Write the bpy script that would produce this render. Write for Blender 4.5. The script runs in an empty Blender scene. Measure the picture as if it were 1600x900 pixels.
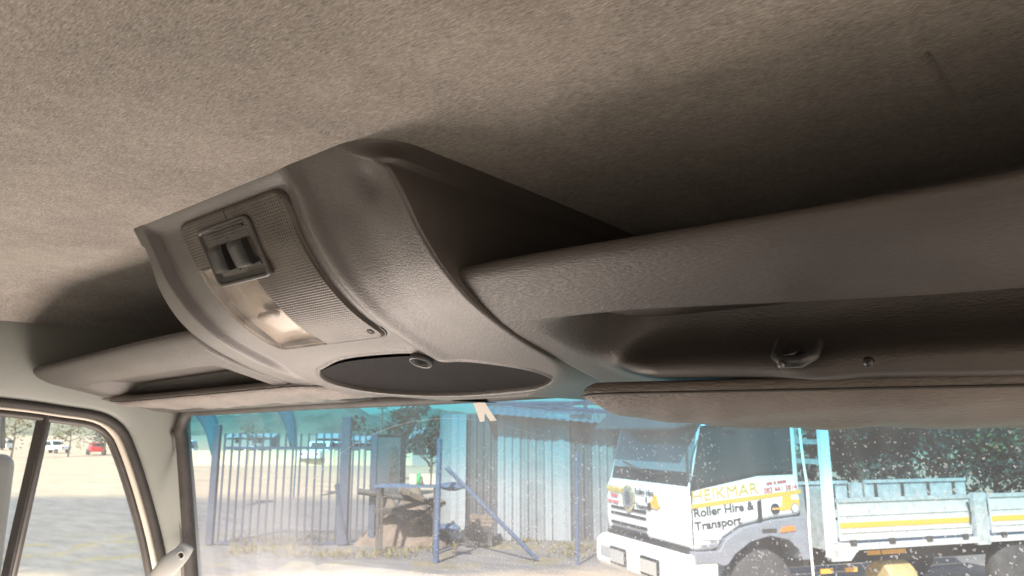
import bpy, bmesh, math, random
import numpy as np
from mathutils import Vector, Matrix
random.seed(7); rng = np.random.default_rng(7)
S = bpy.context.scene
COL = S.collection
R = math.radians
CAMZ = 2.45                       # eye height of the camera inside the cab, above the yard

# ------------------------------------------------------------------ camera, sky, sun, exposure
YAW, PITCH, F = 40.5, 11.2, 1155.0
cam = bpy.data.cameras.new('camera'); camo = bpy.data.objects.new('camera', cam); COL.objects.link(camo)
cam.sensor_width = 36; cam.lens = 36 * F / 1600; cam.clip_start = 0.02; cam.clip_end = 9000
camo.location = (0, 0, CAMZ); camo.rotation_euler = (R(90 + PITCH), 0, R(YAW))
cam.dof.use_dof = True; cam.dof.focus_distance = 0.60; cam.dof.aperture_fstop = 20
S.camera = camo
SUN_EL, SUN_AZ = 42.0, 160.0      # azimuth measured clockwise from +y
w = bpy.data.worlds.new('World'); S.world = w; w.use_nodes = True
nt = w.node_tree; bg = nt.nodes['Background']
sky = nt.nodes.new('ShaderNodeTexSky'); sky.sky_type = 'NISHITA'; sky.sun_disc = False
sky.sun_elevation = R(SUN_EL); sky.sun_rotation = R(SUN_AZ); sky.dust_density = 1.5
nt.links.new(sky.outputs[0], bg.inputs[0]); bg.inputs[1].default_value = 0.12
sun = bpy.data.lights.new('sun', 'SUN'); suno = bpy.data.objects.new('sun', sun); COL.objects.link(suno)
sun.energy = 4.6; sun.angle = R(0.5); sun.color = (1, 0.96, 0.9)
sd = Vector((math.sin(R(SUN_AZ)) * math.cos(R(SUN_EL)), math.cos(R(SUN_AZ)) * math.cos(R(SUN_EL)), math.sin(R(SUN_EL))))
suno.rotation_euler = sd.to_track_quat('Z', 'Y').to_euler()
# added fill lamp low over the dashboard, lighting the cab from below left
glow = bpy.data.lights.new('cab_fill', 'AREA'); glowo = bpy.data.objects.new('cab_fill', glow); COL.objects.link(glowo)
glow.shape = 'RECTANGLE'; glow.size = 1.0; glow.size_y = 0.32; glow.energy = 3.2; glow.color = (1.0, 0.85, 0.745)
glowo.location = (-1.31, 0.655, CAMZ - 0.47); glowo.rotation_euler = (R(180), 0, 0)
S.view_settings.view_transform = 'Standard'; S.view_settings.look = 'None'
S.view_settings.gamma = 1; S.view_settings.use_curve_mapping = False
S.view_settings.exposure = 1.75
S.render.engine = 'CYCLES'
cy = S.cycles
cy.use_denoising = True; cy.denoiser = 'OPENIMAGEDENOISE'; cy.denoising_input_passes = 'RGB_ALBEDO_NORMAL'; cy.denoising_prefilter = 'ACCURATE'; cy.max_bounces = 10; cy.diffuse_bounces = 6; cy.transparent_max_bounces = 16
cy.transmission_bounces = 6; cy.glossy_bounces = 4; cy.sample_clamp_indirect = 8; cy.caustics_reflective = False; cy.caustics_refractive = False

# ------------------------------------------------------------------ survey helper: sight lines measured on the photograph,
# intersected with the real planes the things stand on
ya, pa = R(YAW), R(PITCH)
FW = np.array([-math.sin(ya) * math.cos(pa), math.cos(ya) * math.cos(pa), math.sin(pa)])
RT = np.array([math.cos(ya), math.sin(ya), 0.0]); UP = np.cross(RT, FW)
CAM = np.array([0, 0, CAMZ])
YV = np.array([-math.sin(ya), math.cos(ya), 0.0])
def ray(px, py): return FW + RT * (px - 800) / F + UP * (450 - py) / F
def atx(px, py, X): d = ray(px, py); return CAM + d * (X / d[0])
def aty(px, py, Y): d = ray(px, py); return CAM + d * (Y / d[1])
def ground(px, py): d = ray(px, py); return CAM + d * (-CAMZ / d[2])
def atd(px, py, D): d = ray(px, py); return CAM + d * (D / (d @ YV))      # on the upright plane D metres ahead

# ------------------------------------------------------------------ materials
def mat(name, col, rough=0.6, metal=0.0, var=0.0, vscale=8.0, bump=0.0, bscale=200.0, bstretch=None, spec=0.5, bdist=0.002, col2=None, rvar=0.0, detail=4):
    m = bpy.data.materials.new(name); m.use_nodes = True
    n = m.node_tree; L = n.links; b = n.nodes['Principled BSDF']
    b.inputs['Base Color'].default_value = (*col, 1); b.inputs['Roughness'].default_value = rough
    b.inputs['Metallic'].default_value = metal; b.inputs['Specular IOR Level'].default_value = spec
    tc = n.nodes.new('ShaderNodeTexCoord')
    if var > 0 or col2:
        no = n.nodes.new('ShaderNodeTexNoise'); no.inputs['Scale'].default_value = vscale; no.inputs['Detail'].default_value = 6; no.inputs['Roughness'].default_value = 0.65
        L.new(tc.outputs['Object'], no.inputs['Vector'])
        cr = n.nodes.new('ShaderNodeValToRGB'); cr.color_ramp.elements[0].position = 0.3; cr.color_ramp.elements[1].position = 0.7
        lo = tuple(c * (1 - var) for c in col); hi = tuple(min(1, c * (1 + var)) for c in (col2 or col))
        cr.color_ramp.elements[0].color = (*lo, 1); cr.color_ramp.elements[1].color = (*hi, 1)
        L.new(no.outputs['Fac'], cr.inputs['Fac']); L.new(cr.outputs['Color'], b.inputs['Base Color'])
        if rvar > 0:
            mr = n.nodes.new('ShaderNodeMapRange'); mr.inputs['To Min'].default_value = rough - rvar; mr.inputs['To Max'].default_value = rough + rvar
            L.new(no.outputs['Fac'], mr.inputs['Value']); L.new(mr.outputs['Result'], b.inputs['Roughness'])
    if bump > 0:
        mp = n.nodes.new('ShaderNodeMapping'); L.new(tc.outputs['Object'], mp.inputs['Vector'])
        if bstretch: mp.inputs['Rotation'].default_value = bstretch[1]; mp.inputs['Scale'].default_value = bstretch[0]
        nb = n.nodes.new('ShaderNodeTexNoise'); nb.inputs['Scale'].default_value = bscale; nb.inputs['Detail'].default_value = detail
        L.new(mp.outputs['Vector'], nb.inputs['Vector'])
        bp = n.nodes.new('ShaderNodeBump'); bp.inputs['Strength'].default_value = bump; bp.inputs['Distance'].default_value = bdist
        L.new(nb.outputs['Fac'], bp.inputs['Height']); L.new(bp.outputs['Normal'], b.inputs['Normal'])
    return m

def grain_plastic(name, col, rough, bump=0.5, scale=430, stretch=(1.0, 1.0, 1.0), rot=(0, 0, 0), dirt=0.25, spec=0.45):
    """moulded plastic with a pressed leather grain, some dust in it"""
    m = bpy.data.materials.new(name); m.use_nodes = True
    n = m.node_tree; L = n.links; b = n.nodes['Principled BSDF']
    b.inputs['Specular IOR Level'].default_value = spec
    tc = n.nodes.new('ShaderNodeTexCoord'); mp = n.nodes.new('ShaderNodeMapping'); L.new(tc.outputs['Object'], mp.inputs['Vector'])
    mp.inputs['Scale'].default_value = stretch; mp.inputs['Rotation'].default_value = rot
    vo = n.nodes.new('ShaderNodeTexNoise'); vo.inputs['Scale'].default_value = scale; vo.inputs['Detail'].default_value = 3; vo.inputs['Roughness'].default_value = 0.55
    L.new(mp.outputs['Vector'], vo.inputs['Vector'])
    ab = n.nodes.new('ShaderNodeMapRange'); ab.inputs['From Min'].default_value = 0.38; ab.inputs['From Max'].default_value = 0.55
    L.new(vo.outputs['Fac'], ab.inputs['Value'])
    bp = n.nodes.new('ShaderNodeBump'); bp.inputs['Strength'].default_value = bump; bp.inputs['Distance'].default_value = 0.0014
    L.new(ab.outputs['Result'], bp.inputs['Height']); L.new(bp.outputs['Normal'], b.inputs['Normal'])
    no = n.nodes.new('ShaderNodeTexNoise'); no.inputs['Scale'].default_value = 9; no.inputs['Detail'].default_value = 7; no.inputs['Roughness'].default_value = 0.6
    L.new(tc.outputs['Object'], no.inputs['Vector'])
    cr = n.nodes.new('ShaderNodeValToRGB'); cr.color_ramp.elements[0].position = 0.35; cr.color_ramp.elements[1].position = 0.75
    cr.color_ramp.elements[0].color = (*[c * (1 - dirt * 0.6) for c in col], 1); cr.color_ramp.elements[1].color = (*[c * (1 + dirt) for c in col], 1)
    L.new(no.outputs['Fac'], cr.inputs['Fac'])
    L.new(cr.outputs['Color'], b.inputs['Base Color'])
    mr = n.nodes.new('ShaderNodeMapRange'); mr.inputs['To Min'].default_value = rough - 0.1; mr.inputs['To Max'].default_value = rough + 0.12
    L.new(no.outputs['Fac'], mr.inputs['Value']); L.new(mr.outputs['Result'], b.inputs['Roughness'])
    return m

M = {}
M['console'] = grain_plastic('console_plastic', (0.070, 0.061, 0.057), 0.42, 0.18, 420, (0.7, 1.3, 1.3), spec=0.8)
M['shelf'] = grain_plastic('shelf_plastic', (0.062, 0.054, 0.050), 0.47, 0.24, 320, (0.5, 1.7, 1.7), spec=0.6)
M['visor'] = grain_plastic('visor_vinyl', (0.175, 0.153, 0.14), 0.48, 0.5, 220, (0.5, 1.6, 1.6))
M['dark'] = grain_plastic('dark_plastic', (0.027, 0.026, 0.027), 0.85, 0.2, spec=0.12)
M['switch_black'] = mat('switch_black', (0.02, 0.02, 0.022), 0.32, bump=0.1, bscale=600)
M['rocker'] = mat('rocker_black', (0.024, 0.023, 0.024), 0.38, bump=0.1, bscale=600)
M['switch_frame'] = mat('switch_frame', (0.045, 0.042, 0.04), 0.45, bump=0.15, bscale=700)
M['rubber'] = mat('rubber', (0.045, 0.04, 0.037), 0.62, var=0.4, vscale=20, bump=0.2, bscale=160)
M['rubber_ribbed'] = mat('door_rubber', (0.032, 0.029, 0.027), 0.7, var=0.25, vscale=30, bump=0.35, bscale=220)
M['frame_dark'] = mat('window_frame_black', (0.055, 0.048, 0.044), 0.45, var=0.2, vscale=30)
M['frame_grey'] = mat('division_grey', (0.16, 0.15, 0.145), 0.4, var=0.15)
M['body_paint'] = mat('cab_grey_green_paint', (0.225, 0.237, 0.22), 0.42, var=0.06, vscale=6, bump=0.06, bscale=90, rvar=0.05)
M['door_paint'] = mat('door_beige_paint', (0.55, 0.5, 0.43), 0.4, var=0.06)
M['handle'] = mat('handle_grey', (0.52, 0.51, 0.46), 0.42, var=0.05, bump=0.15, bscale=400)
M['header'] = mat('header_trim', (0.11, 0.1, 0.095), 0.6, var=0.15, bump=0.15, bscale=300)
M['rust'] = mat('rusty_edge', (0.2, 0.1, 0.055), 0.8, var=0.5, vscale=40, col2=(0.32, 0.2, 0.13))
M['chrome'] = mat('dull_ring', (0.13, 0.13, 0.13), 0.35, 0.5)
M['plain_white'] = mat('matt_white', (0.9, 0.88, 0.83), 0.7)
M['lining'] = mat('pale_cab_lining', (0.6, 0.56, 0.51), 0.8, var=0.06)
M['cab_floor'] = mat('cab_floor_vinyl', (0.3, 0.27, 0.24), 0.7, var=0.3)

# headliner: needle-felt, short fibres lying roughly along one direction
def felt():
    m = bpy.data.materials.new('headliner_felt'); m.use_nodes = True
    n = m.node_tree; L = n.links; b = n.nodes['Principled BSDF']
    b.inputs['Roughness'].default_value = 0.95; b.inputs['Specular IOR Level'].default_value = 0.15
    b.inputs['Sheen Weight'].default_value = 0.25; b.inputs['Sheen Roughness'].default_value = 0.6
    tc = n.nodes.new('ShaderNodeTexCoord')
    def noise(rot, sc, det, dist=0.0):
        mp = n.nodes.new('ShaderNodeMapping'); mp.inputs['Rotation'].default_value = (0, 0, R(rot)); mp.inputs['Scale'].default_value = sc
        L.new(tc.outputs['Object'], mp.inputs['Vector'])
        no = n.nodes.new('ShaderNodeTexNoise'); no.inputs['Scale'].default_value = 1; no.inputs['Detail'].default_value = det; no.inputs['Roughness'].default_value = 0.7
        no.inputs['Distortion'].default_value = dist
        L.new(mp.outputs['Vector'], no.inputs['Vector']); return no.outputs['Fac']
    a = noise(-38, (140, 820, 100), 4, 0.9); c = noise(-68, (170, 900, 100), 3, 0.8); d = noise(0, (7, 7, 7), 4); e = noise(20, (45, 45, 45), 3)
    def math_(op, x, y):
        k = n.nodes.new('ShaderNodeMath'); k.operation = op
        for i, v in enumerate((x, y)):
            if isinstance(v, (int, float)): k.inputs[i].default_value = v
            else: L.new(v, k.inputs[i])
        return k.outputs[0]
    f = math_('ADD', math_('MULTIPLY', a, 0.62), math_('MULTIPLY', c, 0.38))
    g = math_('ADD', f, math_('MULTIPLY', math_('SUBTRACT', d, 0.5), 0.22))
    g = math_('ADD', g, math_('MULTIPLY', math_('SUBTRACT', e, 0.5), 0.10))
    cr = n.nodes.new('ShaderNodeValToRGB')
    cr.color_ramp.elements[0].position = 0.36; cr.color_ramp.elements[0].color = (0.11, 0.098, 0.086, 1)
    cr.color_ramp.elements[1].position = 0.66; cr.color_ramp.elements[1].color = (0.46, 0.415, 0.37, 1)
    el = cr.color_ramp.elements.new(0.5); el.color = (0.26, 0.233, 0.208, 1)
    L.new(g, cr.inputs['Fac']); L.new(cr.outputs['Color'], b.inputs['Base Color'])
    bp = n.nodes.new('ShaderNodeBump'); bp.inputs['Strength'].default_value = 0.5; bp.inputs['Distance'].default_value = 0.0012
    L.new(f, bp.inputs['Height']); L.new(bp.outputs['Normal'], b.inputs['Normal'])
    return m
M['felt'] = felt()

def glass(name, tint_fn=None, tint=(0.8, 0.84, 0.84), dirt=0.0, windscreen=False):
    """thin pane: see-through layer, faint mirror layer, dust film and dried drops on it"""
    m = bpy.data.materials.new(name); m.use_nodes = True
    n = m.node_tree; L = n.links; n.nodes.clear()
    out = n.nodes.new('ShaderNodeOutputMaterial'); tr = n.nodes.new('ShaderNodeBsdfTransparent'); tr.inputs['Color'].default_value = (*tint, 1)
    gl = n.nodes.new('ShaderNodeBsdfGlossy'); gl.inputs['Roughness'].default_value = 0.02
    mx = n.nodes.new('ShaderNodeMixShader'); mx.inputs[0].default_value = 0.04
    L.new(tr.outputs[0], mx.inputs[1]); L.new(gl.outputs[0], mx.inputs[2])
    du = n.nodes.new('ShaderNodeBsdfDiffuse'); du.inputs['Color'].default_value = (0.85, 0.78, 0.7, 1)
    tl = n.nodes.new('ShaderNodeBsdfTranslucent'); tl.inputs['Color'].default_value = (0.95, 0.88, 0.8, 1)
    dd = n.nodes.new('ShaderNodeMixShader'); dd.inputs[0].default_value = 0.75; L.new(du.outputs[0], dd.inputs[1]); L.new(tl.outputs[0], dd.inputs[2])
    m2 = n.nodes.new('ShaderNodeMixShader'); L.new(mx.outputs[0], m2.inputs[1]); L.new(dd.outputs[0], m2.inputs[2]); L.new(m2.outputs[0], out.inputs['Surface'])
    m2.inputs[0].default_value = dirt
    if windscreen:
        tc = n.nodes.new('ShaderNodeTexCoord'); sx = n.nodes.new('ShaderNodeSeparateXYZ'); L.new(tc.outputs['Object'], sx.inputs[0])
        def mth(op, x, y=0.0, clamp=False):
            k = n.nodes.new('ShaderNodeMath'); k.operation = op; k.use_clamp = clamp
            for i, v in enumerate((x, y)):
                if isinstance(v, (int, float)): k.inputs[i].default_value = v
                else: L.new(v, k.inputs[i])
            return k.outputs[0]
        def rng_(v, a, b_, c=0.0, d=1.0):
            k = n.nodes.new('ShaderNodeMapRange'); k.interpolation_type = 'SMOOTHSTEP'
            L.new(v, k.inputs['Value'])
            for nm, q in zip(('From Min', 'From Max', 'To Min', 'To Max'), (a, b_, c, d)): k.inputs[nm].default_value = q
            return k.outputs['Result']
        Z, X = sx.outputs['Z'], sx.outputs['X']
        # the moulded sun band along the top edge
        cr = n.nodes.new('ShaderNodeValToRGB'); zl = mth('ADD', Z, mth('MULTIPLY', rng_(X, -1.0, -1.6), -0.025)); L.new(rng_(zl, CAMZ - 0.17, CAMZ + 0.055), cr.inputs['Fac'])
        e = cr.color_ramp.elements
        e[0].position = 0.0; e[0].color = (0.62, 0.625, 0.63, 1); e[1].position = 1.0; e[1].color = (0.03, 0.30, 0.42, 1)
        q = e.new(0.35); q.color = (0.50, 0.59, 0.61, 1); q = e.new(0.68); q.color = (0.17, 0.43, 0.50, 1); 
        L.new(cr.outputs['Color'], tr.inputs['Color'])
        def noise(sc, det=3, stretch=(1, 1, 1), rot=0):
            mp = n.nodes.new('ShaderNodeMapping'); mp.inputs['Scale'].default_value = stretch; mp.inputs['Rotation'].default_value = (0, R(rot), 0)
            L.new(tc.outputs['Object'], mp.inputs['Vector'])
            k = n.nodes.new('ShaderNodeTexNoise'); k.inputs['Scale'].default_value = sc; k.inputs['Detail'].default_value = det
            L.new(mp.outputs['Vector'], k.inputs['Vector']); return k.outputs['Fac']
        def specks(sc, thr, seedv):
            mp = n.nodes.new('ShaderNodeMapping'); mp.inputs['Location'].default_value = (seedv, 0, seedv * 0.7)
            mp.inputs['Scale'].default_value = (1, 0.05, 1); L.new(tc.outputs['Object'], mp.inputs['Vector'])
            nz = n.nodes.new('ShaderNodeTexNoise'); nz.inputs['Scale'].default_value = sc * 1.7; L.new(mp.outputs['Vector'], nz.inputs['Vector'])
            va = n.nodes.new('ShaderNodeVectorMath'); va.operation = 'SCALE'; va.inputs['Scale'].default_value = 0.016 * 60 / sc
            vs = n.nodes.new('ShaderNodeVectorMath'); vs.operation = 'ADD'
            L.new(nz.outputs['Color'], va.inputs[0]); L.new(va.outputs[0], vs.inputs[0]); L.new(mp.outputs['Vector'], vs.inputs[1])
            v = n.nodes.new('ShaderNodeTexVoronoi'); v.inputs['Scale'].default_value = sc; L.new(vs.outputs[0], v.inputs['Vector'])
            sc_ = n.nodes.new('ShaderNodeSeparateColor'); L.new(v.outputs['Color'], sc_.inputs[0])
            r_ = mth('MULTIPLY', mth('POWER', sc_.outputs[0], 1.7), thr)
            keep = mth('GREATER_THAN', sc_.outputs[1], 0.15)
            # dried drop: a brighter rim, thinner middle
            ratio = mth('DIVIDE', v.outputs['Distance'], mth('ADD', r_, 0.001))
            disc = rng_(ratio, 0.75, 1.0, 1.0, 0.0)
            return mth('MULTIPLY', disc, keep)
        right = rng_(X, -1.25, -0.55)
        low = rng_(Z, CAMZ + 0.04, CAMZ - 0.06)
        patch = rng_(noise(5, 3), 0.24, 0.46)
        s1 = mth('MULTIPLY', specks(90, 0.25, 3.1), mth('ADD', mth('MULTIPLY', right, 0.85), 0.0))
        s2 = mth('MULTIPLY', specks(165, 0.36, 9.7), mth('ADD', mth('MULTIPLY', right, 0.7), 0.0))
        s3 = mth('MULTIPLY', specks(210, 0.4, 5.3), right)
        sp = mth('MAXIMUM', mth('MAXIMUM', s1, s2), s3)
        sp = mth('MULTIPLY', mth('MULTIPLY', sp, patch), mth('ADD', mth('MULTIPLY', low, 0.45), 0.25))
        # dry wiper streaks, slightly bowed
        px_, pz_ = mth('SUBTRACT', X, -0.75), mth('SUBTRACT', Z, CAMZ - 2.2)
        rad = mth('SQRT', mth('ADD', mth('MULTIPLY', px_, px_), mth('MULTIPLY', pz_, pz_)))
        cmb = n.nodes.new('ShaderNodeCombineXYZ'); L.new(mth('MULTIPLY', rad, 150), cmb.inputs[0]); L.new(mth('MULTIPLY', X, 9), cmb.inputs[1])
        nk = n.nodes.new('ShaderNodeTexNoise'); nk.inputs['Scale'].default_value = 1.0; nk.inputs['Detail'].default_value = 4; nk.inputs['Roughness'].default_value = 0.7
        L.new(cmb.outputs[0], nk.inputs['Vector'])
        reg = mth('MULTIPLY', mth('MULTIPLY', rng_(X, -1.25, -1.0), rng_(X, -0.45, -0.7)), mth('MULTIPLY', rng_(Z, CAMZ - 0.05, CAMZ - 0.09), rng_(Z, CAMZ - 0.24, CAMZ - 0.17)))
        st = mth('MULTIPLY', mth('MULTIPLY', rng_(nk.outputs['Fac'], 0.60, 0.70), reg), 0.55)
        # one long old scratch arc
        q1, q2 = mth('SUBTRACT', X, -0.86), mth('SUBTRACT', Z, CAMZ - 0.62)
        rr = mth('SQRT', mth('ADD', mth('MULTIPLY', q1, q1), mth('MULTIPLY', q2, q2)))
        arc = mth('MULTIPLY', rng_(mth('ABSOLUTE', mth('SUBTRACT', rr, 0.645)), 0.0011, 0.0004), 0.3)
        # dust film, thicker low down on the left
        film = mth('ADD', mth('MULTIPLY', mth('MULTIPLY', rng_(Z, CAMZ - 0.02, CAMZ - 0.30), rng_(X, -0.9, -1.6)), 0.30), mth('ADD', mth('MULTIPLY', right, 0.08), 0.12))
        film = mth('MULTIPLY', film, rng_(noise(3.0, 4, (2.5, 1, 0.7)), 0.25, 0.75, 0.5, 1.4))
        tot = mth('MAXIMUM', mth('MAXIMUM', sp, st), mth('MAXIMUM', arc, film))
        L.new(mth('MINIMUM', tot, 0.9), m2.inputs[0])
    return m
M['windscreen'] = glass('windscreen_glass', windscreen=True)
M['door_glass'] = glass('door_glass', tint=(0.82, 0.85, 0.84), dirt=0.06)

# outside
M['white_paint'] = mat('truck_white', (0.74, 0.75, 0.76), 0.35, var=0.05, vscale=3)
M['white_dirty'] = mat('bed_white', (0.46, 0.46, 0.45), 0.5, var=0.18, vscale=7)
M['bed_grey'] = mat('bed_grey', (0.36, 0.38, 0.38), 0.55, var=0.3, vscale=9)
M['fender'] = mat('mudguard_grey', (0.2, 0.21, 0.24), 0.6, var=0.15)
M['tyre'] = mat('tyre', (0.06, 0.058, 0.057), 0.85, var=0.3, bump=0.3, bscale=60)
M['chassis'] = mat('chassis_dark', (0.05, 0.045, 0.04), 0.7, var=0.4)
M['truck_glass'] = mat('truck_glass', (0.035, 0.045, 0.05), 0.1)
M['truck_screen'] = mat('truck_windscreen', (0.16, 0.2, 0.22), 0.08)
M['grille_black'] = mat('grille_black', (0.02, 0.02, 0.02), 0.6)
M['yellow'] = mat('signal_yellow', (0.7, 0.36, 0.05), 0.5)
M['ochre'] = mat('ochre_print', (0.55, 0.36, 0.06), 0.5)
M['emblem'] = mat('emblem_bronze', (0.33, 0.28, 0.18), 0.5, var=0.7, vscale=14, detail=2)
M['tank'] = mat('tank_yellow', (0.42, 0.32, 0.14), 0.5, var=0.15)
M['black_print'] = mat('black_print', (0.03, 0.03, 0.04), 0.5)
M['red_print'] = mat('red_print', (0.5, 0.12, 0.12), 0.5)
M['orange'] = mat('orange_lamp', (0.8, 0.2, 0.04), 0.35)
M['lamp_clear'] = mat('lamp_clear', (0.5, 0.5, 0.48), 0.15, 0.3)
M['gate_blue'] = mat('gate_blue', (0.06, 0.072, 0.10), 0.5, var=0.2)
M['pole_blue'] = mat('pole_blue', (0.075, 0.105, 0.17), 0.5, var=0.25)
M['sheet'] = mat('zinc_sheet', (0.21, 0.22, 0.225), 0.6, 0.0, var=0.2, vscale=2.5)
M['sheet_dark'] = mat('zinc_sheet_weathered', (0.09, 0.09, 0.095), 0.65, 0.0, var=0.25, vscale=2)
M['sheet_light'] = mat('zinc_sheet_new', (0.27, 0.285, 0.295), 0.6, 0.0, var=0.1)
M['roof_sheet'] = mat('roof_sheet', (0.24, 0.27, 0.30), 0.5, 0.2, var=0.15)
M['beam_blue'] = mat('beam_blue', (0.05, 0.09, 0.15), 0.5)
M['wood'] = mat('old_wood', (0.16, 0.12, 0.09), 0.85, var=0.4, vscale=6)
M['scrap'] = mat('scrap_metal', (0.075, 0.065, 0.06), 0.75, 0.2, var=0.5, vscale=5)
M['soil'] = mat('soil_heap', (0.15, 0.115, 0.09), 0.95, var=0.35, vscale=3, bump=0.6, bscale=14, bdist=0.05)
M['blue_cloth'] = mat('blue_tarp', (0.06, 0.09, 0.15), 0.6, var=0.2)
M['beige_block'] = mat('beige_block', (0.55, 0.42, 0.32), 0.85, var=0.15)
M['green_glass'] = mat('green_bottle', (0.05, 0.4, 0.12), 0.2)
M['dark_shed'] = mat('dark_cladding', (0.075, 0.08, 0.085), 0.7, var=0.2)
M['wall_plaster'] = mat('yard_wall_plaster', (0.56, 0.47, 0.32), 0.9, var=0.12)
M['car_white'] = mat('car_white', (0.72, 0.75, 0.78), 0.3)
M['car_red'] = mat('car_red', (0.45, 0.03, 0.04), 0.3)
M['car_grey'] = mat('car_grey', (0.28, 0.31, 0.33), 0.3, 0.4)
M['car_window'] = mat('car_window', (0.03, 0.035, 0.04), 0.15)
M['bark'] = mat('bark', (0.11, 0.085, 0.06), 0.9, var=0.3)
M['leaf'] = mat('leaf_green', (0.04, 0.046, 0.036), 0.7, var=0.35, vscale=1.5)
M['leaf_dry'] = mat('leaf_dry', (0.17, 0.14, 0.06), 0.8, var=0.3, vscale=1.5)
M['leaf_grey'] = mat('leaf_grey', (0.06, 0.062, 0.052), 0.8, var=0.3, vscale=1.5)
M['flag'] = mat('flag_teal', (0.018, 0.10, 0.13), 0.7, var=0.1)
M['far_roof'] = mat('far_roof', (0.36, 0.38, 0.4), 0.5)
M['far_wall'] = mat('far_wall', (0.27, 0.26, 0.24), 0.85)
M['hill'] = mat('hill_scrub', (0.13, 0.14, 0.105), 0.95, var=0.3, vscale=0.01, col2=(0.19, 0.18, 0.13))

# ------------------------------------------------------------------ mesh helpers
class MB:
    def __init__(s): s.v = []; s.f = []
    def add(s, verts, faces):
        o = len(s.v); s.v += [tuple(map(float, p)) for p in verts]; s.f += [tuple(o + i for i in f) for f in faces]; return s
    def box(s, lo, hi, m=None):
        (a, b, c), (d, e, f) = lo, hi
        vs = [(a, b, c), (d, b, c), (d, e, c), (a, e, c), (a, b, f), (d, b, f), (d, e, f), (a, e, f)]
        if m is not None: vs = [m @ Vector(p) for p in vs]
        return s.add(vs, [(3, 2, 1, 0), (4, 5, 6, 7), (0, 1, 5, 4), (1, 2, 6, 5), (2, 3, 7, 6), (3, 0, 4, 7)])
    def prism(s, pts, vec):
        """polygon pts (3-D, any plane) extruded along vec"""
        n = len(pts); vec = np.array(vec, float); b = [np.array(p, float) for p in pts]
        return s.add(b + [p + vec for p in b], [tuple(range(n))[::-1], tuple(range(n, 2 * n))] + [(i, (i + 1) % n, n + (i + 1) % n, n + i) for i in range(n)])
    def tube(s, path, r, n=10, closed=False, flat=1.0, ref=None):
        P = [Vector(p) for p in path]; k = len(P); rs = r if isinstance(r, (list, tuple)) else [r] * k
        vs = []; prev = None
        for i in range(k):
            a = P[(i - 1) % k] if (closed or i > 0) else P[0]; b = P[(i + 1) % k] if (closed or i < k - 1) else P[-1]
            t = (b - a).normalized()
            u = Vector(ref) if ref is not None else (prev if prev is not None else (Vector((0, 0, 1)) if abs(t.z) < 0.9 else Vector((1, 0, 0))))
            u = (u - t * u.dot(t)).normalized(); prev = u; q = t.cross(u)
            for j in range(n):
                an = 2 * math.pi * j / n; vs.append(P[i] + (u * math.cos(an) * flat + q * math.sin(an)) * rs[i])
        fs = []
        for i in range(k if closed else k - 1):
            for j in range(n):
                a, b = i * n + j, i * n + (j + 1) % n; c = ((i + 1) % k) * n
                fs.append((a, b, c + (j + 1) % n, c + j))
        if not closed: fs += [tuple(range(n))[::-1], tuple(range((k - 1) * n, k * n))]
        return s.add(vs, fs)
    def lathe(s, prof, n=24, m=None):
        """profile (radius, height) turned round local z"""
        vs = []; k = len(prof)
        for r, z in prof:
            for j in range(n):
                a = 2 * math.pi * j / n; p = Vector((r * math.cos(a), r * math.sin(a), z)); vs.append(m @ p if m is not None else p)
        fs = [(i * n + j, i * n + (j + 1) % n, (i + 1) * n + (j + 1) % n, (i + 1) * n + j) for i in range(k - 1) for j in range(n)]
        fs += [tuple(range(n))[::-1], tuple(range((k - 1) * n, k * n))]
        return s.add(vs, fs)
    def grid(s, A):
        A = np.asarray(A); r, c = A.shape[:2]
        i = np.arange(r * c).reshape(r, c)
        f = np.stack([i[:-1, :-1], i[:-1, 1:], i[1:, 1:], i[1:, :-1]], -1).reshape(-1, 4)
        return s.add(A.reshape(-1, 3), f.tolist())
    def build(s, name, m, parent=None, smooth=False, angle=None, fix=True):
        me = bpy.data.meshes.new(name); me.from_pydata(s.v, [], s.f); me.update()
        if fix:
            b = bmesh.new(); b.from_mesh(me); bmesh.ops.recalc_face_normals(b, faces=b.faces); b.to_mesh(me); b.free()
        if smooth:
            me.polygons.foreach_set('use_smooth', [True] * len(me.polygons))
            if angle: me.set_sharp_from_angle(angle=R(angle))
        o = bpy.data.objects.new(name, me); COL.objects.link(o); me.materials.append(M[m] if isinstance(m, str) else m)
        if parent is not None: o.parent = parent
        return o
def bevel(o, wd, seg=2):
    b = o.modifiers.new('bevel', 'BEVEL'); b.width = wd; b.segments = seg; b.limit_method = 'ANGLE'; b.angle_limit = R(35); return o
def empty(name, loc=(0, 0, 0), rz=0.0):
    o = bpy.data.objects.new(name, None); COL.objects.link(o); o.location = loc; o.rotation_euler = (0, 0, rz); o.empty_display_size = 0.1; return o
def tag(o, label, cat, group=None):
    o['label'] = label; o['category'] = cat
    if group: o['group'] = group
    return o
def struct(o, kind='structure'): o['kind'] = kind; return o
def copy_tree(o, parent=None):
    c = o.copy(); COL.objects.link(c)
    if parent is not None: c.parent = parent
    for ch in list(o.children): copy_tree(ch, c)
    return c
def sm(a, b, x):
    t = np.clip((np.asarray(x, float) - a) / (b - a), 0, 1); return t * t * (3 - 2 * t)
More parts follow.
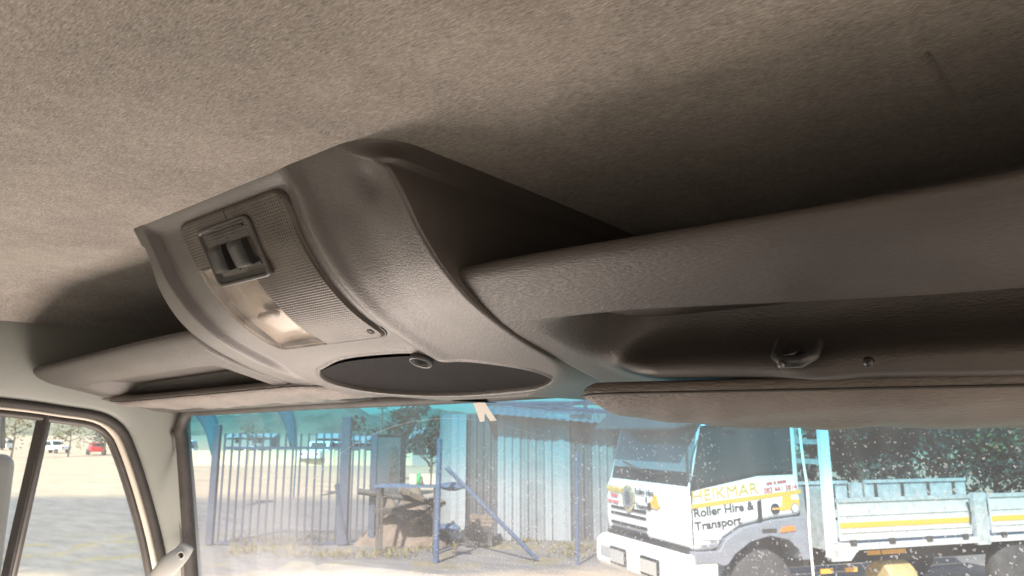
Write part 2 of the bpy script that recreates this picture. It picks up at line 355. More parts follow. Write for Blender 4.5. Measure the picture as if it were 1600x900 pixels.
def catmull(pts, n):
    """n points evenly spaced along a smooth curve through pts"""
    P = np.array(pts, float); P = np.vstack([2 * P[0] - P[1], P, 2 * P[-1] - P[-2]]); out = []
    for i in range(1, len(P) - 2):
        for t in np.linspace(0, 1, 40, endpoint=False):
            a, b, c, d = P[i - 1], P[i], P[i + 1], P[i + 2]
            out.append(0.5 * (2 * b + (c - a) * t + (2 * a - 5 * b + 4 * c - d) * t * t + (3 * b - a - 3 * c + d) * t ** 3))
    out.append(P[-2]); out = np.array(out)
    L = np.concatenate([[0], np.cumsum(np.linalg.norm(np.diff(out, axis=0), axis=1))])
    return np.stack([np.interp(np.linspace(0, L[-1], n), L, out[:, k]) for k in range(out.shape[1])], 1)
Z0 = CAMZ   # cab heights below are measured from the camera

# ================================================================== SETTING OUTSIDE
def ground_mat():
    m = bpy.data.materials.new('yard_ground'); m.use_nodes = True
    n = m.node_tree; L = n.links; b = n.nodes['Principled BSDF']; b.inputs['Roughness'].default_value = 0.95; b.inputs['Specular IOR Level'].default_value = 0.2
    tc = n.nodes.new('ShaderNodeTexCoord')
    def noise(sc, det=5, st=(1, 1, 1)):
        mp = n.nodes.new('ShaderNodeMapping'); mp.inputs['Scale'].default_value = st; mp.inputs['Rotation'].default_value = (0, 0, R(-YAW)); L.new(tc.outputs['Object'], mp.inputs['Vector'])
        k = n.nodes.new('ShaderNodeTexNoise'); k.inputs['Scale'].default_value = sc; k.inputs['Detail'].default_value = det; k.inputs['Roughness'].default_value = 0.62
        L.new(mp.outputs['Vector'], k.inputs['Vector']); return k.outputs['Fac']
    def ramp(f, stops):
        cr = n.nodes.new('ShaderNodeValToRGB'); L.new(f, cr.inputs['Fac'])
        for i, (p, c) in enumerate(stops):
            e = cr.color_ramp.elements[i] if i < 2 else cr.color_ramp.elements.new(p)
            e.position = p; e.color = (*c, 1)
        return cr.outputs['Color']
    def mix(f, a, c):
        k = n.nodes.new('ShaderNodeMix'); k.data_type = 'RGBA'; L.new(f, k.inputs[0]); L.new(a, k.inputs[6]); L.new(c, k.inputs[7]); return k.outputs[2]
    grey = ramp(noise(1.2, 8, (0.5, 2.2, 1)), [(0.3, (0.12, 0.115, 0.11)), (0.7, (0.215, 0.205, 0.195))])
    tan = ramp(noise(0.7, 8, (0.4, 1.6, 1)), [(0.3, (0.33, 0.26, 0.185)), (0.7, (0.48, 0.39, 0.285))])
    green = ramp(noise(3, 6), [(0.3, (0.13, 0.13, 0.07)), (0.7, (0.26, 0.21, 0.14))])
    # distance ahead of the cab sets lit tan soil or shade painted grey
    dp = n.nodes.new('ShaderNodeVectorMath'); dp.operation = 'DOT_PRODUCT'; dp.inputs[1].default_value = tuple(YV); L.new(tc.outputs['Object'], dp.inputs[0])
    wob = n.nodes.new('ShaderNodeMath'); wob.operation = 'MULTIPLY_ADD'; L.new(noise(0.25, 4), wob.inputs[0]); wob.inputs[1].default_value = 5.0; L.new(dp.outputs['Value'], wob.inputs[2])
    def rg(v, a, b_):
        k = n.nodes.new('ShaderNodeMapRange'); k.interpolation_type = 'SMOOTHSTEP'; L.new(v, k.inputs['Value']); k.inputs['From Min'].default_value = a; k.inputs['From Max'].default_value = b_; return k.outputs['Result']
    c1 = mix(rg(wob.outputs[0], 16.2, 17.4), tan, grey)     # near strip of lit soil, then yard shade painted grey
    c1 = mix(rg(wob.outputs[0], 31.0, 36.0), c1, tan)      # lit soil road beyond, tan again
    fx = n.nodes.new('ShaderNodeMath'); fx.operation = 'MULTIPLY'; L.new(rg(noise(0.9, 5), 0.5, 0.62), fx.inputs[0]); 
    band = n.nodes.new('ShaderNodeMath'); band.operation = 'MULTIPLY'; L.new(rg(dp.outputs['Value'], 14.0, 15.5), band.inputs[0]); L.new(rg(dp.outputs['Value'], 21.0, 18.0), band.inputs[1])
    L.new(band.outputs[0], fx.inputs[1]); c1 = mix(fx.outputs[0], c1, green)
    L.new(c1, b.inputs['Base Color'])
    bp = n.nodes.new('ShaderNodeBump'); bp.inputs['Strength'].default_value = 0.6; bp.inputs['Distance'].default_value = 0.03; L.new(noise(9, 7), bp.inputs['Height']); L.new(bp.outputs['Normal'], b.inputs['Normal'])
    return m
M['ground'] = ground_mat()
xs = np.concatenate([-np.geomspace(6000, 60, 14), np.linspace(-50, 50, 51), np.geomspace(60, 6000, 14)])
gx, gy = np.meshgrid(xs, xs)
gz = (np.sin(gx * 0.7) * np.cos(gy * 0.53) * 0.025 + np.sin(gx * 0.21 + 1) * np.sin(gy * 0.27) * 0.03) * (np.hypot(gx, gy) < 60)
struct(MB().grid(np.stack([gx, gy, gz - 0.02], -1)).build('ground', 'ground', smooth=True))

# hills: three overlapping ridges
def ridge(name, D, pts, depth):
    P = catmull([(p[0], p[1]) for p in pts], 90); rows = []
    for k, (hf, dd) in enumerate(((0.0, 0.0), (0.45, 0.25), (0.8, 0.6), (1.0, 1.0), (0.7, 1.5), (0.0, 2.0))):
        row = []
        for px, py in P:
            top = atd(px, py, D + depth); hgt = max(top[2], 5); b = atd(px, 678, D + depth * dd)
            row.append((b[0], b[1], hgt * hf * (1 + 0.04 * math.sin(px * 0.21 + k)) - 3 if hf else -3))
        rows.append(row)
    return struct(MB().grid(rows).build(name, 'hill', smooth=True))
ridge('hill', 1500, [(-260, 640), (60, 634), (200, 640), (330, 648), (430, 640), (480, 632), (520, 628), (552, 634), (585, 648), (640, 662), (720, 668)], 420)
ridge('hill', 1900, [(480, 660), (560, 650), (610, 640), (650, 634), (700, 640), (770, 646), (900, 640), (1060, 636), (1300, 640), (1500, 634), (1800, 650)], 500)

# ---- trees
def tree(base, h, wd, leafm, label, n=700, trunk=0.35, seed=0, group='trees beyond the yard'):
    rr = np.random.default_rng(seed); t = empty('tree', base)
    tb = MB(); tb.tube([(0, 0, -0.1), (0.1, 0.05, h * 0.3), (-0.05, 0.1, h * 0.6), (0, 0, h * 0.85)], [0.05 * h * 0.5, 0.035 * h * 0.5, 0.02 * h * 0.5, 0.005 * h], 7)
    for k in range(6):
        a = rr.uniform(0, 6.28); z = h * rr.uniform(trunk * 0.8, 0.7); e = wd * 0.4
        tb.tube([(0, 0, z), (math.cos(a) * e * 0.5, math.sin(a) * e * 0.5, z + h * 0.1), (math.cos(a) * e, math.sin(a) * e, z + h * 0.17)], [0.014 * h, 0.009 * h, 0.003 * h], 5)
    tb.build('trunk', 'bark', t)
    cl = [(rr.normal(0, wd * 0.22), rr.normal(0, wd * 0.22), h * rr.uniform(trunk + 0.1, 0.9), wd * rr.uniform(0.12, 0.24)) for _ in range(14)]
    m = MB(); s = 0.058 * h ** 0.5 * (1.0 if n < 2000 else 0.55)
    for _ in range(n):
        cx, cy, cz, cr = cl[rr.integers(len(cl))]; d = rr.normal(size=3); d *= cr * rr.uniform(0.5, 1.05) / np.linalg.norm(d)
        p = Vector((cx + d[0], cy + d[1], cz + d[2] * 0.8)); u = Vector(rr.normal(size=3)).normalized(); v = u.cross(Vector(rr.normal(size=3))).normalized()
        k = s * rr.uniform(0.6, 1.5); m.add([p - u * k, p + v * k * 0.6, p + u * k, p - v * k * 0.6], [(0, 1, 2, 3)])
    m.build('crown', leafm, t, fix=False)
    return tag(t, label, 'tree', group)
def gpos(px, D): p = atd(px, 678, D); return (p[0], p[1], 0)
tree(gpos(630, 42), 4.6, 3.6, 'leaf_grey', 'grey green tree behind the dark hut, left of the shed', 900, 0.3, 1)
tree(gpos(672, 36), 3.6, 2.6, 'leaf_grey', 'thin dusty tree touching the left corner of the shed', 900, 0.3, 2)
for i, (px, D, h, wd, lm, lb) in enumerate([
    (1262, 25, 5.6, 5.0, 'leaf', 'dark tree seen in the gap between truck cab and load bed'),
    (1335, 22, 5.2, 4.5, 'leaf', 'dense dark tree over the front end of the truck bed'),
    (1400, 26, 6.0, 5.5, 'leaf', 'tall dark tree behind the middle of the truck bed'),
    (1472, 21, 4.8, 4.6, 'leaf', 'low bushy tree behind the gap in the dropsides'),
    (1545, 24, 5.5, 5.2, 'leaf_dry', 'dusty olive tree behind the second dropside panel'),
    (1640, 22, 5.4, 5.0, 'leaf', 'dark tree behind the rear of the truck bed')]):
    tree(gpos(px, D), h, wd, lm, lb, 7000, 0.05, 20 + i, 'trees behind the truck bed')
for i, (px, D, h, lm, lb) in enumerate([
    (-60, 75, 5.4, 'leaf_dry', 'dry tree beyond the rearmost part of the side window'),
    (22, 80, 5.0, 'leaf_dry', 'yellowish dry tree seen in the small vent window'),
    (110, 85, 4.2, 'leaf_dry', 'dry tree behind the white car in the side window'),
    (165, 90, 4.6, 'leaf', 'green tree behind the red car'),
    (215, 82, 4.8, 'leaf_dry', 'dry tree beside the red car, nearest the door frame'),
    (395, 120, 4.4, 'leaf', 'small tree behind the grey parked car beyond the gate'),
    (575, 120, 4.8, 'leaf', 'small tree behind the two white vans beyond the gate')]):
    tree(gpos(px, D), h, h * 1.25, lm, lb, 450, 0.2, 40 + i, 'trees beyond the car park')

# ---- far buildings and yard wall
def house(px0, px1, D, h, label):
    a, b = np.array(gpos(px0, D)), np.array(gpos(px1, D)); d = (b - a); L_ = np.linalg.norm(d); t = empty('far_building', a, math.atan2(d[1], d[0]))
    MB().box((0, 0, 0), (L_, 5, h * 0.72)).build('wall', 'far_wall', t)
    MB().prism([(-0.3, -0.4, h * 0.72), (-0.3, 2.5, h), (-0.3, 5.4, h * 0.72)], (L_ + 0.6, 0, 0)).build('roof', 'far_roof', t)
    k = max(2, int(L_ / 3))
    for i in range(k):
        x = (i + 0.5) * L_ / k; f = MB().box((x - 0.5, -0.06, 0.9), (x + 0.5, 0.02, 1.9)).build('window', 'car_window', t)
    return tag(t, label, 'building')
house(545, 592, 70, 2.3, 'low building with pale blue roof behind the right gate leaf')
house(495, 535, 110, 2.6, 'distant low building with a pale roof line right of the white pickup')
house(645, 690, 60, 3.0, 'low far building with pale roof behind the blue fence post')
house(355, 425, 140, 2.6, 'long pale distant building under the hill behind the grey car')
yw = empty('yard_wall', gpos(330, 62)); 
a, b = np.array(gpos(330, 62)), np.array(gpos(700, 62)); d = b - a; yw.rotation_euler.z = math.atan2(d[1], d[0]); Lw = np.linalg.norm(d)
MB().box((-2, 0, -0.1), (Lw, 0.22, 1.15)).build('wall_run', 'wall_plaster', yw)
for i in range(9):
    MB().box((-1.9 + i * Lw / 8.3, -0.08, -0.1), (-1.5 + i * Lw / 8.3, 0.0, 1.28)).build('pier', 'wall_plaster', yw)
tag(yw, 'low beige plastered wall behind the parked cars beyond the gate', 'wall')

# ---- parked cars
def car(pos, rz, paint, label, kind='hatch', sc=1.0):
    t = empty('parked_car', pos, rz); t.scale = (sc, sc, sc)
    if kind == 'pickup': prof = [(0, .45), (0, .98), (1.75, 1.0), (1.95, 1.62), (2.95, 1.66), (3.55, 1.08), (4.6, .98), (4.75, .75), (4.75, .42)]
    elif kind == 'van': prof = [(0, .4), (0, 1.1), (.12, 1.85), (3.2, 1.88), (3.95, 1.15), (4.5, 1.0), (4.55, .4)]
    else: prof = [(0, .4), (0, .9), (.35, 1.38), (.75, 1.47), (2.1, 1.46), (2.9, 1.0), (3.75, .86), (3.85, .4)]
    bevel(MB().prism([(x, 0.05, z) for x, z in prof], (0, 1.6, 0)).build('body', paint, t), 0.09, 2)
    top = max(z for _, z in prof); xs_ = [x for x, z in prof if z > top - 0.12]
    x0, x1 = min(xs_), max(xs_)
    for yy in (0.035, 1.665):
        w_ = MB(); lo_ = 1.02 if kind != 'van' else 1.2
        w_.prism([(x0 - 0.12, yy, lo_), (x0 + 0.05, yy, top - 0.1), (x1, yy, top - 0.1), (x1 + 0.35, yy, lo_)], (0, 0.02, 0)).build('side_window', 'car_window', t)
    z0_ = 1.04 if kind != 'van' else 1.2
    def xat(z, side):
        P = prof if side else prof[::-1]
        for (xa, za), (xb, zb) in zip(prof[:-1], prof[1:]):
            if side == 0 and za <= z <= zb and zb > za: best = xa + (xb - xa) * (z - za) / (zb - za)
            if side == 1 and zb <= z <= za and za > zb: return xa + (xb - xa) * (z - za) / (zb - za)
        return best
    for side, sg in ((0, -1), (1, 1)):
        xa, xb = xat(z0_, side) if not (kind == 'pickup' and side == 0) else 1.77, xat(top - 0.12, side)
        MB().prism([(xa + sg * .012, .22, z0_), (xa + sg * .012, 1.48, z0_), (xb + sg * .012, 1.4, top - .12), (xb + sg * .012, .3, top - .12)], (sg * 0.012, 0, 0.0)).build('windscreen' if side else 'rear_window', 'car_window', t)
    L_ = prof[-1][0]
    for x in (0.8, L_ - 0.85):
        for y in (0.0, 1.7):
            wh = MB().lathe([(0.0, -.1), (.3, -.1), (.33, -.06), (.33, .06), (.3, .1), (0.0, .1)], 16, Matrix.Translation((x, y, .33)) @ Matrix.Rotation(R(90), 4, 'X')).build('wheel', 'tyre', t)
    for y in (.2, 1.3):
        MB().box((-.02, y, .7), (.03, y + .2, .86)).build('tail_lamp', 'car_red', t)
        MB().box((L_ - .06, y, .62), (L_ + .02, y + .2, .76)).build('headlight', 'lamp_clear', t)
    return tag(t, label, 'car', 'cars parked across the road')
view = R(YAW) + math.pi / 2
car(ground(500, 727), view - R(6), 'car_white', 'white pickup parked tail-on behind the gate bars', 'pickup', 1.15)
car(ground(418, 722), view + R(80), 'car_grey', 'grey car parked side-on behind the left gate leaf', 'hatch')
car(ground(545, 720), view + R(14), 'car_white', 'white van half hidden by the thick gate post', 'van', .95)
car(ground(577, 719), view - R(10), 'car_white', 'white hatchback behind the narrow right gate leaf', 'hatch')
car(ground(650, 718), view + R(30), 'car_white', 'white pickup far behind the scrap heap', 'pickup')
car(ground(668, 705), view + R(95), 'car_white', 'small white van farthest back, left of the shed', 'van', .9)
car(ground(112, 708), view + R(70), 'car_white', 'white pickup filling the middle of the side window', 'pickup', 1.0)
car(ground(165, 711), view + R(35), 'car_red', 'red hatchback seen through the passenger side window', 'hatch', 1.0)
car(ground(22, 703), view + R(75), 'car_white', 'white van seen in the small vent window', 'van', .9)
car(ground(308, 722), view + R(100), 'car_white', 'white van parked left of the gate, next to the feather flag', 'van', 1.05)

# ---- feather flags left of and behind the gate
def flag(px, pyb, D, h, lean, label):
    b = gpos(px, D); t = empty('feather_flag', b, R(YAW)); 
    pole = [(0, 0, 0), (0, 0, h * .55), (-lean * .15, 0, h * .8), (-lean * .55, 0, h * .97), (-lean, 0, h)]
    P = catmull(pole, 20); MB().tube(P, 0.03, 6).build('pole', 'flag', t)
    sail = [P[8 + i] for i in range(12)]; 
    A = [[(p[0] - 0.02 - k * (0.30 + 0.07 * i) * 0.75, 0.03 * math.sin(k * 3 + i), p[2] - k * 0.04 - 0.02) for k in np.linspace(0, 1, 6)] for i, p in enumerate(sail)]
    so = MB().grid(A).build('sail', 'flag', t, smooth=True); sd_ = so.modifiers.new('thick', 'SOLIDIFY'); sd_.thickness = 0.012
    return tag(t, label, 'flag', 'feather flags by the gate')
flag(464, 0, 30, 4.0, 1.15, 'teal feather flag bent over beyond the gate, in front of the hill')
flag(345, 0, 26, 3.5, 0.9, 'teal feather flag hanging beside the left gate post')

# ---- blue steel gate, two leaves, seventeen metres ahead
GD = 17.6
def gp(px, py): return atd(px, py, GD)
ga = empty('steel_gate', (*gp(340, 678)[:2], 0), R(YAW))
gx0 = 340; sc_ = GD / F
def gx_(px): return (px - gx0) * sc_
def gz_(py): return CAMZ - (py - 678.7) * sc_ * 1.0
posts = [(340, 664, .075), (538, 652, .11), (582, 676, .06)]
for px, py, wd in posts: bevel(MB().box((gx_(px) - wd, -wd, 0), (gx_(px) + wd, wd, gz_(py))).build('post', 'gate_blue', ga), 0.008)
barm = None
for x0, x1, st in ((352, 527, 11.2), (549, 577, 9.3)):
    a, b = gx_(x0), gx_(x1)
    for z in (gz_(838), gz_(699)): MB().box((a, -.025, z - .03), (b, .025, z + .03)).build('rail', 'gate_blue', ga)
    k = int((x1 - x0) / st)
    for i in range(k + 1):
        o = bpy.data.objects.new('bar', barm) if barm else None
        if o is None:
            o = MB().box((-.019, -.019, gz_(845)), (.019, .019, gz_(677))).build('bar', 'gate_blue', ga); barm = o.data
        else: COL.objects.link(o); o.parent = ga
        o.location.x = a + (b - a) * i / k
MB().tube([(gx_(527), -.08, gz_(752)), (gx_(545), -.1, gz_(838))], .05, 8).build('brace', 'gate_blue', ga)
tag(ga, 'blue barred steel gate with two leaves in front of the parked cars', 'gate')

# ---- shed of corrugated sheets behind the fence posts
SD = 18.2; ss = SD / F
sh = empty('corrugated_shed', (*atd(690, 678, SD)[:2], 0), R(YAW))
def sx_(px): return (px - 690) * ss
def sz_(py): return CAMZ - (py - 678.7) * ss
def sheet(x0, x1, ztop, name, m, y=0.0, pitch=.19, amp=.035, zb=0.0):
    n = int((x1 - x0) / pitch * 10) + 2; A = []
    for z in (zb, ztop):
        A.append([(x, y + amp * max(-.75, min(.75, math.sin(2 * math.pi * x / pitch) * 1.3)), z) for x in np.linspace(x0, x1, n)])
    o = MB().grid(A).build(name, m, sh, smooth=False); q = o.modifiers.new('thick', 'SOLIDIFY'); q.thickness = 0.006; return o
topz = sz_(648)
sheet(sx_(688), sx_(706), topz, 'wall_sheet', 'sheet', -.02, .3, .02)
sheet(sx_(706), sx_(728), topz, 'wall_sheet', 'sheet_light', -.06, .4, .02)
for i in range(2): sheet(sx_(728 + 24 * i), sx_(752 + 24 * i), topz, 'wall_sheet', 'sheet_dark', .10 + .012 * i, .17)
edges = [776, 812, 846, 868]
for i, (e0, e1) in enumerate(zip(edges[:-1], edges[1:])): sheet(sx_(e0), sx_(e1), topz, 'wall_sheet', 'sheet_light' if i % 2 == 0 else 'sheet', .012 * (i % 2))
sheet(sx_(868), sx_(886), topz, 'wall_sheet', 'sheet_light', -.03, .5, .02)
for i in range(6): sheet(sx_(884 + 34 * i), sx_(918 + 34 * i), topz, 'wall_sheet', 'sheet' if i % 2 else 'sheet_dark', .015 * (i % 2))
# roof edge runs lower to the right, as a lean-to does
rx0, rx1 = sx_(755), sx_(1090); n = 140; A = []
for y_, dz in ((-.55, 0.0), (3.6, .5)):
    A.append([(x, y_, sz_(647.5) - (x - rx0) / (rx1 - rx0) * .45 + dz + .018 * math.sin(x * 2 * math.pi / .19)) for x in np.linspace(rx0, rx1, n)])
o = MB().grid(A).build('roof', 'roof_sheet', sh); q = o.modifiers.new('thick', 'SOLIDIFY'); q.thickness = .012
fb = MB()
zt = sz_(628)
for (xa, za, xb, zb) in ((sx_(745), zt, sx_(1000), zt + .02), (sx_(800), sz_(630), sx_(965), sz_(648) + .1), (sx_(920), sz_(620), sx_(921), sz_(648)), (sx_(975), sz_(615), sx_(976), sz_(648)), (sx_(838), sz_(642), sx_(930), sz_(622))):
    fb.tube([(xa, 1.5, za), (xb, 1.5, zb)], .05, 6)
    fb.build('roof_truss', 'beam_blue', sh); fb = MB()
MB().box((sx_(690), 3.6, 0), (sx_(1090), 3.7, topz - .3)).build('rear_wall', 'sheet_dark', sh)
tag(sh, 'corrugated zinc shed with lean-to roof left of the white truck', 'shed')

# dark hut
hd = 30; b = gpos(590, hd); hut = empty('dark_hut', b, R(YAW)); k = hd / F
hw, hz = 36 * k, CAMZ - (680 - 678.7) * k
bevel(MB().box((0, 0, 0), (hw, 1.6, hz)).build('cladding', 'dark_shed', hut), .02)
MB().box((-.06, -.08, hz), (hw + .06, 1.7, hz + .06)).build('roof', 'scrap', hut)
MB().box((hw * .55, -.03, .05), (hw * .9, 0.0, hz * .8)).build('door', 'scrap', hut)
tag(hut, 'square dark hut standing right of the gate', 'hut')

# fence posts with stay
def fence_post(px, pyt, pyb, r, label, brace=None):
    g = ground(px, pyb); D = (g - CAM) @ YV; t = empty('fence_post', (g[0], g[1], 0), R(YAW)); k = D / F
    h = CAMZ - (pyt - 678.7) * k
    MB().tube([(0, 0, -.1), (0.03, 0, h)], r, 10).build('pole', 'pole_blue', t)
    MB().lathe([(r * 1.15, 0), (r * 1.15, .03), (r * .3, .05)], 10, Matrix.Translation((0.03, 0, h))).build('cap', 'pole_blue', t)
    if brace:
        (xa, ya_), (xb, yb_) = brace
        MB().tube([((xa - px) * k, 0, CAMZ - (ya_ - 678.7) * k), ((xb - px) * k, .1, max(0, CAMZ - (yb_ - 678.7) * k))], r * .75, 8).build('stay', 'pole_blue', t)
    return tag(t, label, 'fence post', 'blue fence posts along the yard edge')
fence_post(681, 688, 876, .055, 'blue fence post with a slanting stay, left of the shed wall', ((694, 728), (832, 877)))
fence_post(902, 708, 882, .035, 'slender blue fence post just left of the white truck')

# scrap heap, bench, bottle, tarp, timber
def heap(px0, px1, pyt, D, label):
    k = D / F; W = (px1 - px0) * k; b = atd(px0, 678, D); t = empty('soil_heap', (b[0], b[1], 0), R(YAW)); h = CAMZ - (pyt - 678.7) * k
    A = []
    for v in np.linspace(0, 1, 22):
        A.append([(u * W, (v - .5) * 2.4, h * math.sin(math.pi * u) ** .7 * math.sin(math.pi * v) ** .8 * (1 + .25 * math.sin(u * 17 + v * 9)) - .02) for u in np.linspace(0, 1, 40)])
    MB().grid(A).build('soil', 'soil', t, smooth=True); return tag(t, label, 'soil heap'), t, W, h
_, hp, W_, h_ = heap(572, 705, 762, 18.6, 'dark soil heap with scrap lying on it between gate and shed')
for i, (px, py, L_, rz, tl, m_, nm, lb) in enumerate([
    (612, 775, 1.5, 5, 8, 'scrap', 'scrap_pipe', 'grey pipe lying highest on the scrap heap'),
    (640, 790, 1.3, -12, -14, 'scrap', 'scrap_beam', 'rusty beam leaning down the left of the heap'),
    (655, 778, 1.0, 20, 25, 'wood', 'scrap_plank', 'brown plank propped near the top of the heap'),
    (625, 800, 1.2, -4, 4, 'scrap', 'scrap_beam', 'dark beam lying low across the heap front'),
    (668, 800, .9, 15, -30, 'wood', 'scrap_plank', 'short plank tipped steeply at the right of the heap')]):
    p = atd(px, py, 17.4); o = MB()
    if 'pipe' in nm: o.tube([(-L_ / 2, 0, 0), (L_ / 2, 0, 0)], .07, 10)
    else: o.box((-L_ / 2, -.09, -.04), (L_ / 2, .09, .04))
    o = o.build(nm, m_); o.location = p; o.rotation_euler = (R(12), R(tl), R(YAW + rz)); tag(o, lb, 'scrap')
wb = empty('work_bench', (*atd(592, 678, 16.6)[:2], 0), R(YAW)); k = 16.6 / F; z = CAMZ - (753 - 678.7) * k
MB().box((0, -.3, z - .05), (95 * k, .3, z)).build('bench_top', 'pole_blue', wb)
for x in (.08, 95 * k - .08):
    for y in (-.24, .24): MB().box((x - .03, y - .03, -.03), (x + .03, y + .03, z - .05)).build('leg', 'scrap', wb)
tag(wb, 'blue topped work bench running up to the fence post', 'bench')
def block(px, w_, lb):
    p = atd(px, 753, 16.65); o = bevel(MB().box((-w_ / 2, -.1, 0), (w_ / 2, .1, .22)).build('concrete_block', 'beige_block'), .01); o.location = (p[0], p[1], z); o.rotation_euler.z = R(YAW); tag(o, lb, 'block', 'blocks on the bench')
block(646, .16, 'pale block left of the green bottle on the bench'); block(666, .2, 'pale block right of the green bottle on the bench'); block(681, .16, 'pale block at the post end of the bench')
p = atd(654, 753, 16.4); bo = MB().lathe([(.0, 0), (.04, 0), (.042, .16), (.03, .2), (.014, .24), (.014, .3), (0, .3)], 14).build('glass_bottle', 'green_glass', smooth=True); bo.location = (p[0], p[1], z); tag(bo, 'bright green bottle standing on the blue bench', 'bottle')
def lump(px, py, D, wx, wz, m_, nm, lb, cat):
    p = atd(px, py, D); A = []
    for v in np.linspace(0, math.pi, 12):
        A.append([(wx * math.sin(v) * math.cos(u) * (1 + .12 * math.sin(3 * u + v * 4)), wx * .7 * math.sin(v) * math.sin(u) * (1 + .1 * math.cos(4 * u)), wz * math.cos(v) * (1 + .1 * math.sin(5 * u))) for u in np.linspace(0, 2 * math.pi, 20)])
    o = MB().grid(A).build(nm, m_, smooth=True); o.location = p; return tag(o, lb, cat)
lump(706, 760, 16.2, .30, .085, 'blue_cloth', 'folded_tarpaulin', 'light blue tarpaulin bundle just right of the fence post', 'tarpaulin')
lump(702, 824, 16.0, .26, .075, 'blue_cloth', 'blue_sack', 'dark blue sack low on the ground behind the fence post', 'sack')
for i, (px, py, wd_, hh, lb) in enumerate([(752, 800, .5, .24, 'wooden crate against the dark sheets, upper of two'), (748, 830, .62, .42, 'dark box on the ground under the wooden crate')]):
    p = atd(px, py, 17.5); o = empty('storage_crate', (p[0], p[1], [.42, 0][i]), R(YAW))
    nb = 3
    for j in range(nb): MB().box((-wd_ / 2, -.2, hh / nb * j + .006), (wd_ / 2, .2, hh / nb * (j + 1) - .006)).build('board', ['wood', 'scrap'][i], o)
    tag(o, lb, 'crate', 'crates by the shed')
# ground litter and tufts
gr = MB()
for _ in range(1800):
    px = rng.uniform(360, 930); py = rng.uniform(838, 872); g = ground(px, py); 
    if math.sin(g[0] * 1.9) + math.sin(g[1] * 1.3 + 2) < rng.uniform(-.5, 1.6): continue
    for j in range(4):
        a = rng.uniform(0, 6.28); hgt = rng.uniform(.05, .14); c = np.array([math.cos(a), math.sin(a), 0])
        q = g + c * .03; gr.add([q + (-c[1] * .012, c[0] * .012, 0), q + (c[1] * .012, -c[0] * .012, 0), q + c * hgt * .5 + (0, 0, hgt)], [(0, 1, 2)])
struct(gr.build('grass', 'leaf_dry', fix=False), 'stuff')
for i, (px, pyt, D) in enumerate([(596, 634, 55), (637, 636, 70)]):
    b = gpos(px, D); k = D / F; t = empty('power_pole', b); hh = CAMZ - (pyt - 678.7) * k
    MB().tube([(0, 0, 0), (0, 0, hh)], [.09, .06], 7).build('pole', 'wood', t); MB().box((-.5, -.04, hh - .3), (.5, .04, hh - .2)).build('cross_arm', 'wood', t)
    tag(t, ['thin power pole standing before the right-hand hill', 'shorter power pole right of the other pole, by the tree'][i], 'pole', 'power poles')

# ================================================================== THE WHITE TRUCK (local x = rearwards, y = away from us, z up)
TA = 59.0
ta = R(TA); TC = 9.6 * YV + 9.6 * 0.2338 * RT
tk = empty('delivery_truck', (TC[0], TC[1], 0), ta)
W = 2.42
prof = [(0.0, 1.02), (-.03, 1.25), (-.02, 1.72), (.04, 1.8), (.24, 2.58), (.36, 2.7), (.6, 2.76), (1.62, 2.78), (1.68, 2.5), (1.68, 1.4), (1.2, 1.37), (.72, 1.29), (.47, 1.16), (.37, 1.02)]
body = MB().prism([(x, 0, z) for x, z in prof], (0, W, 0)).build('cab_body', 'white_paint', tk); bevel(body, .09, 5); body.data.polygons.foreach_set('use_smooth', [True] * len(body.data.polygons))
def sideq(pts, m, name, y=-.006, t=.012, par=None):
    return MB().prism([(u, y, z) for u, z in pts], (0, t, 0)).build(name, m, par or tk)
# side window in its rubber frame
sw = sideq([(.0, 1.75), (.19, 2.56), (1.56, 2.56), (1.56, 1.93), (1.0, 1.92)], 'grille_black', 'side_window', -.004, .02)
MB().prism([(u, -.012, z) for u, z in [(.05, 1.80), (.22, 2.52), (1.52, 2.52), (1.52, 1.97), (1.0, 1.96)]], (0, .014, 0)).build('pane', 'truck_glass', sw)
MB().box((.2, -.03, 2.57), (1.5, -.004, 2.6)).build('rain_gutter', 'white_paint', tk)
MB().box((.52, -.05, 2.5), (.66, -.012, 2.585)).build('door_hinge', 'chassis', tk)
sideq([(-.005, 1.1), (.01, 1.1), (.01, 1.74), (-.005, 1.74)], 'grille_black', 'door_gap', -.003, .008)
sideq([(1.02, 1.40), (1.035, 1.40), (1.035, 1.7), (1.02, 1.7)], 'bed_grey', 'door_gap', -.003, .006)
# handle
bevel(sideq([(.97, 1.34), (1.03, 1.36), (1.03, 1.62), (.97, 1.6)], 'grille_black', 'door_handle', -.02, .03), .01)
# stripe and writing
sideq([(-.01, 1.535), (1.66, 1.685), (1.66, 1.735), (-.01, 1.59)], 'ochre', 'door_stripe', -.007, .006)
def text(s, size, loc, rz, m, name='lettering', shear=0.0, rise=0.0, bold=0.0, sx=1.0):
    c = bpy.data.curves.new(name, 'FONT'); c.body = s; c.size = size; c.extrude = .002; c.offset = bold; c.shear = shear
    tmp = bpy.data.objects.new('tmp', c); me = bpy.data.meshes.new_from_object(tmp); bpy.data.objects.remove(tmp)
    o = bpy.data.objects.new(name, me); COL.objects.link(o); me.materials.clear(); me.materials.append(M[m]); o.parent = tk
    o.rotation_euler = (R(90), 0, R(rz)); o.location = loc
    o.rotation_euler = (Matrix.Rotation(R(rz), 3, 'Z') @ Matrix.Rotation(R(90), 3, 'X') @ Matrix.Rotation(R(rise), 3, 'Z')).to_euler(); o.scale.x = sx
    return o
text('HEIKMAR', .20, (.0, -.009, 1.618), 0, 'ochre', rise=5, bold=0.0, sx=1.2)
text('Roller Hire &', .145, (.02, -.009, 1.435), 0, 'black_print', rise=4.5, bold=.0028, sx=1.13)
text('Transport', .145, (.03, -.009, 1.275), 0, 'black_print', rise=5, bold=.0028, sx=1.16)
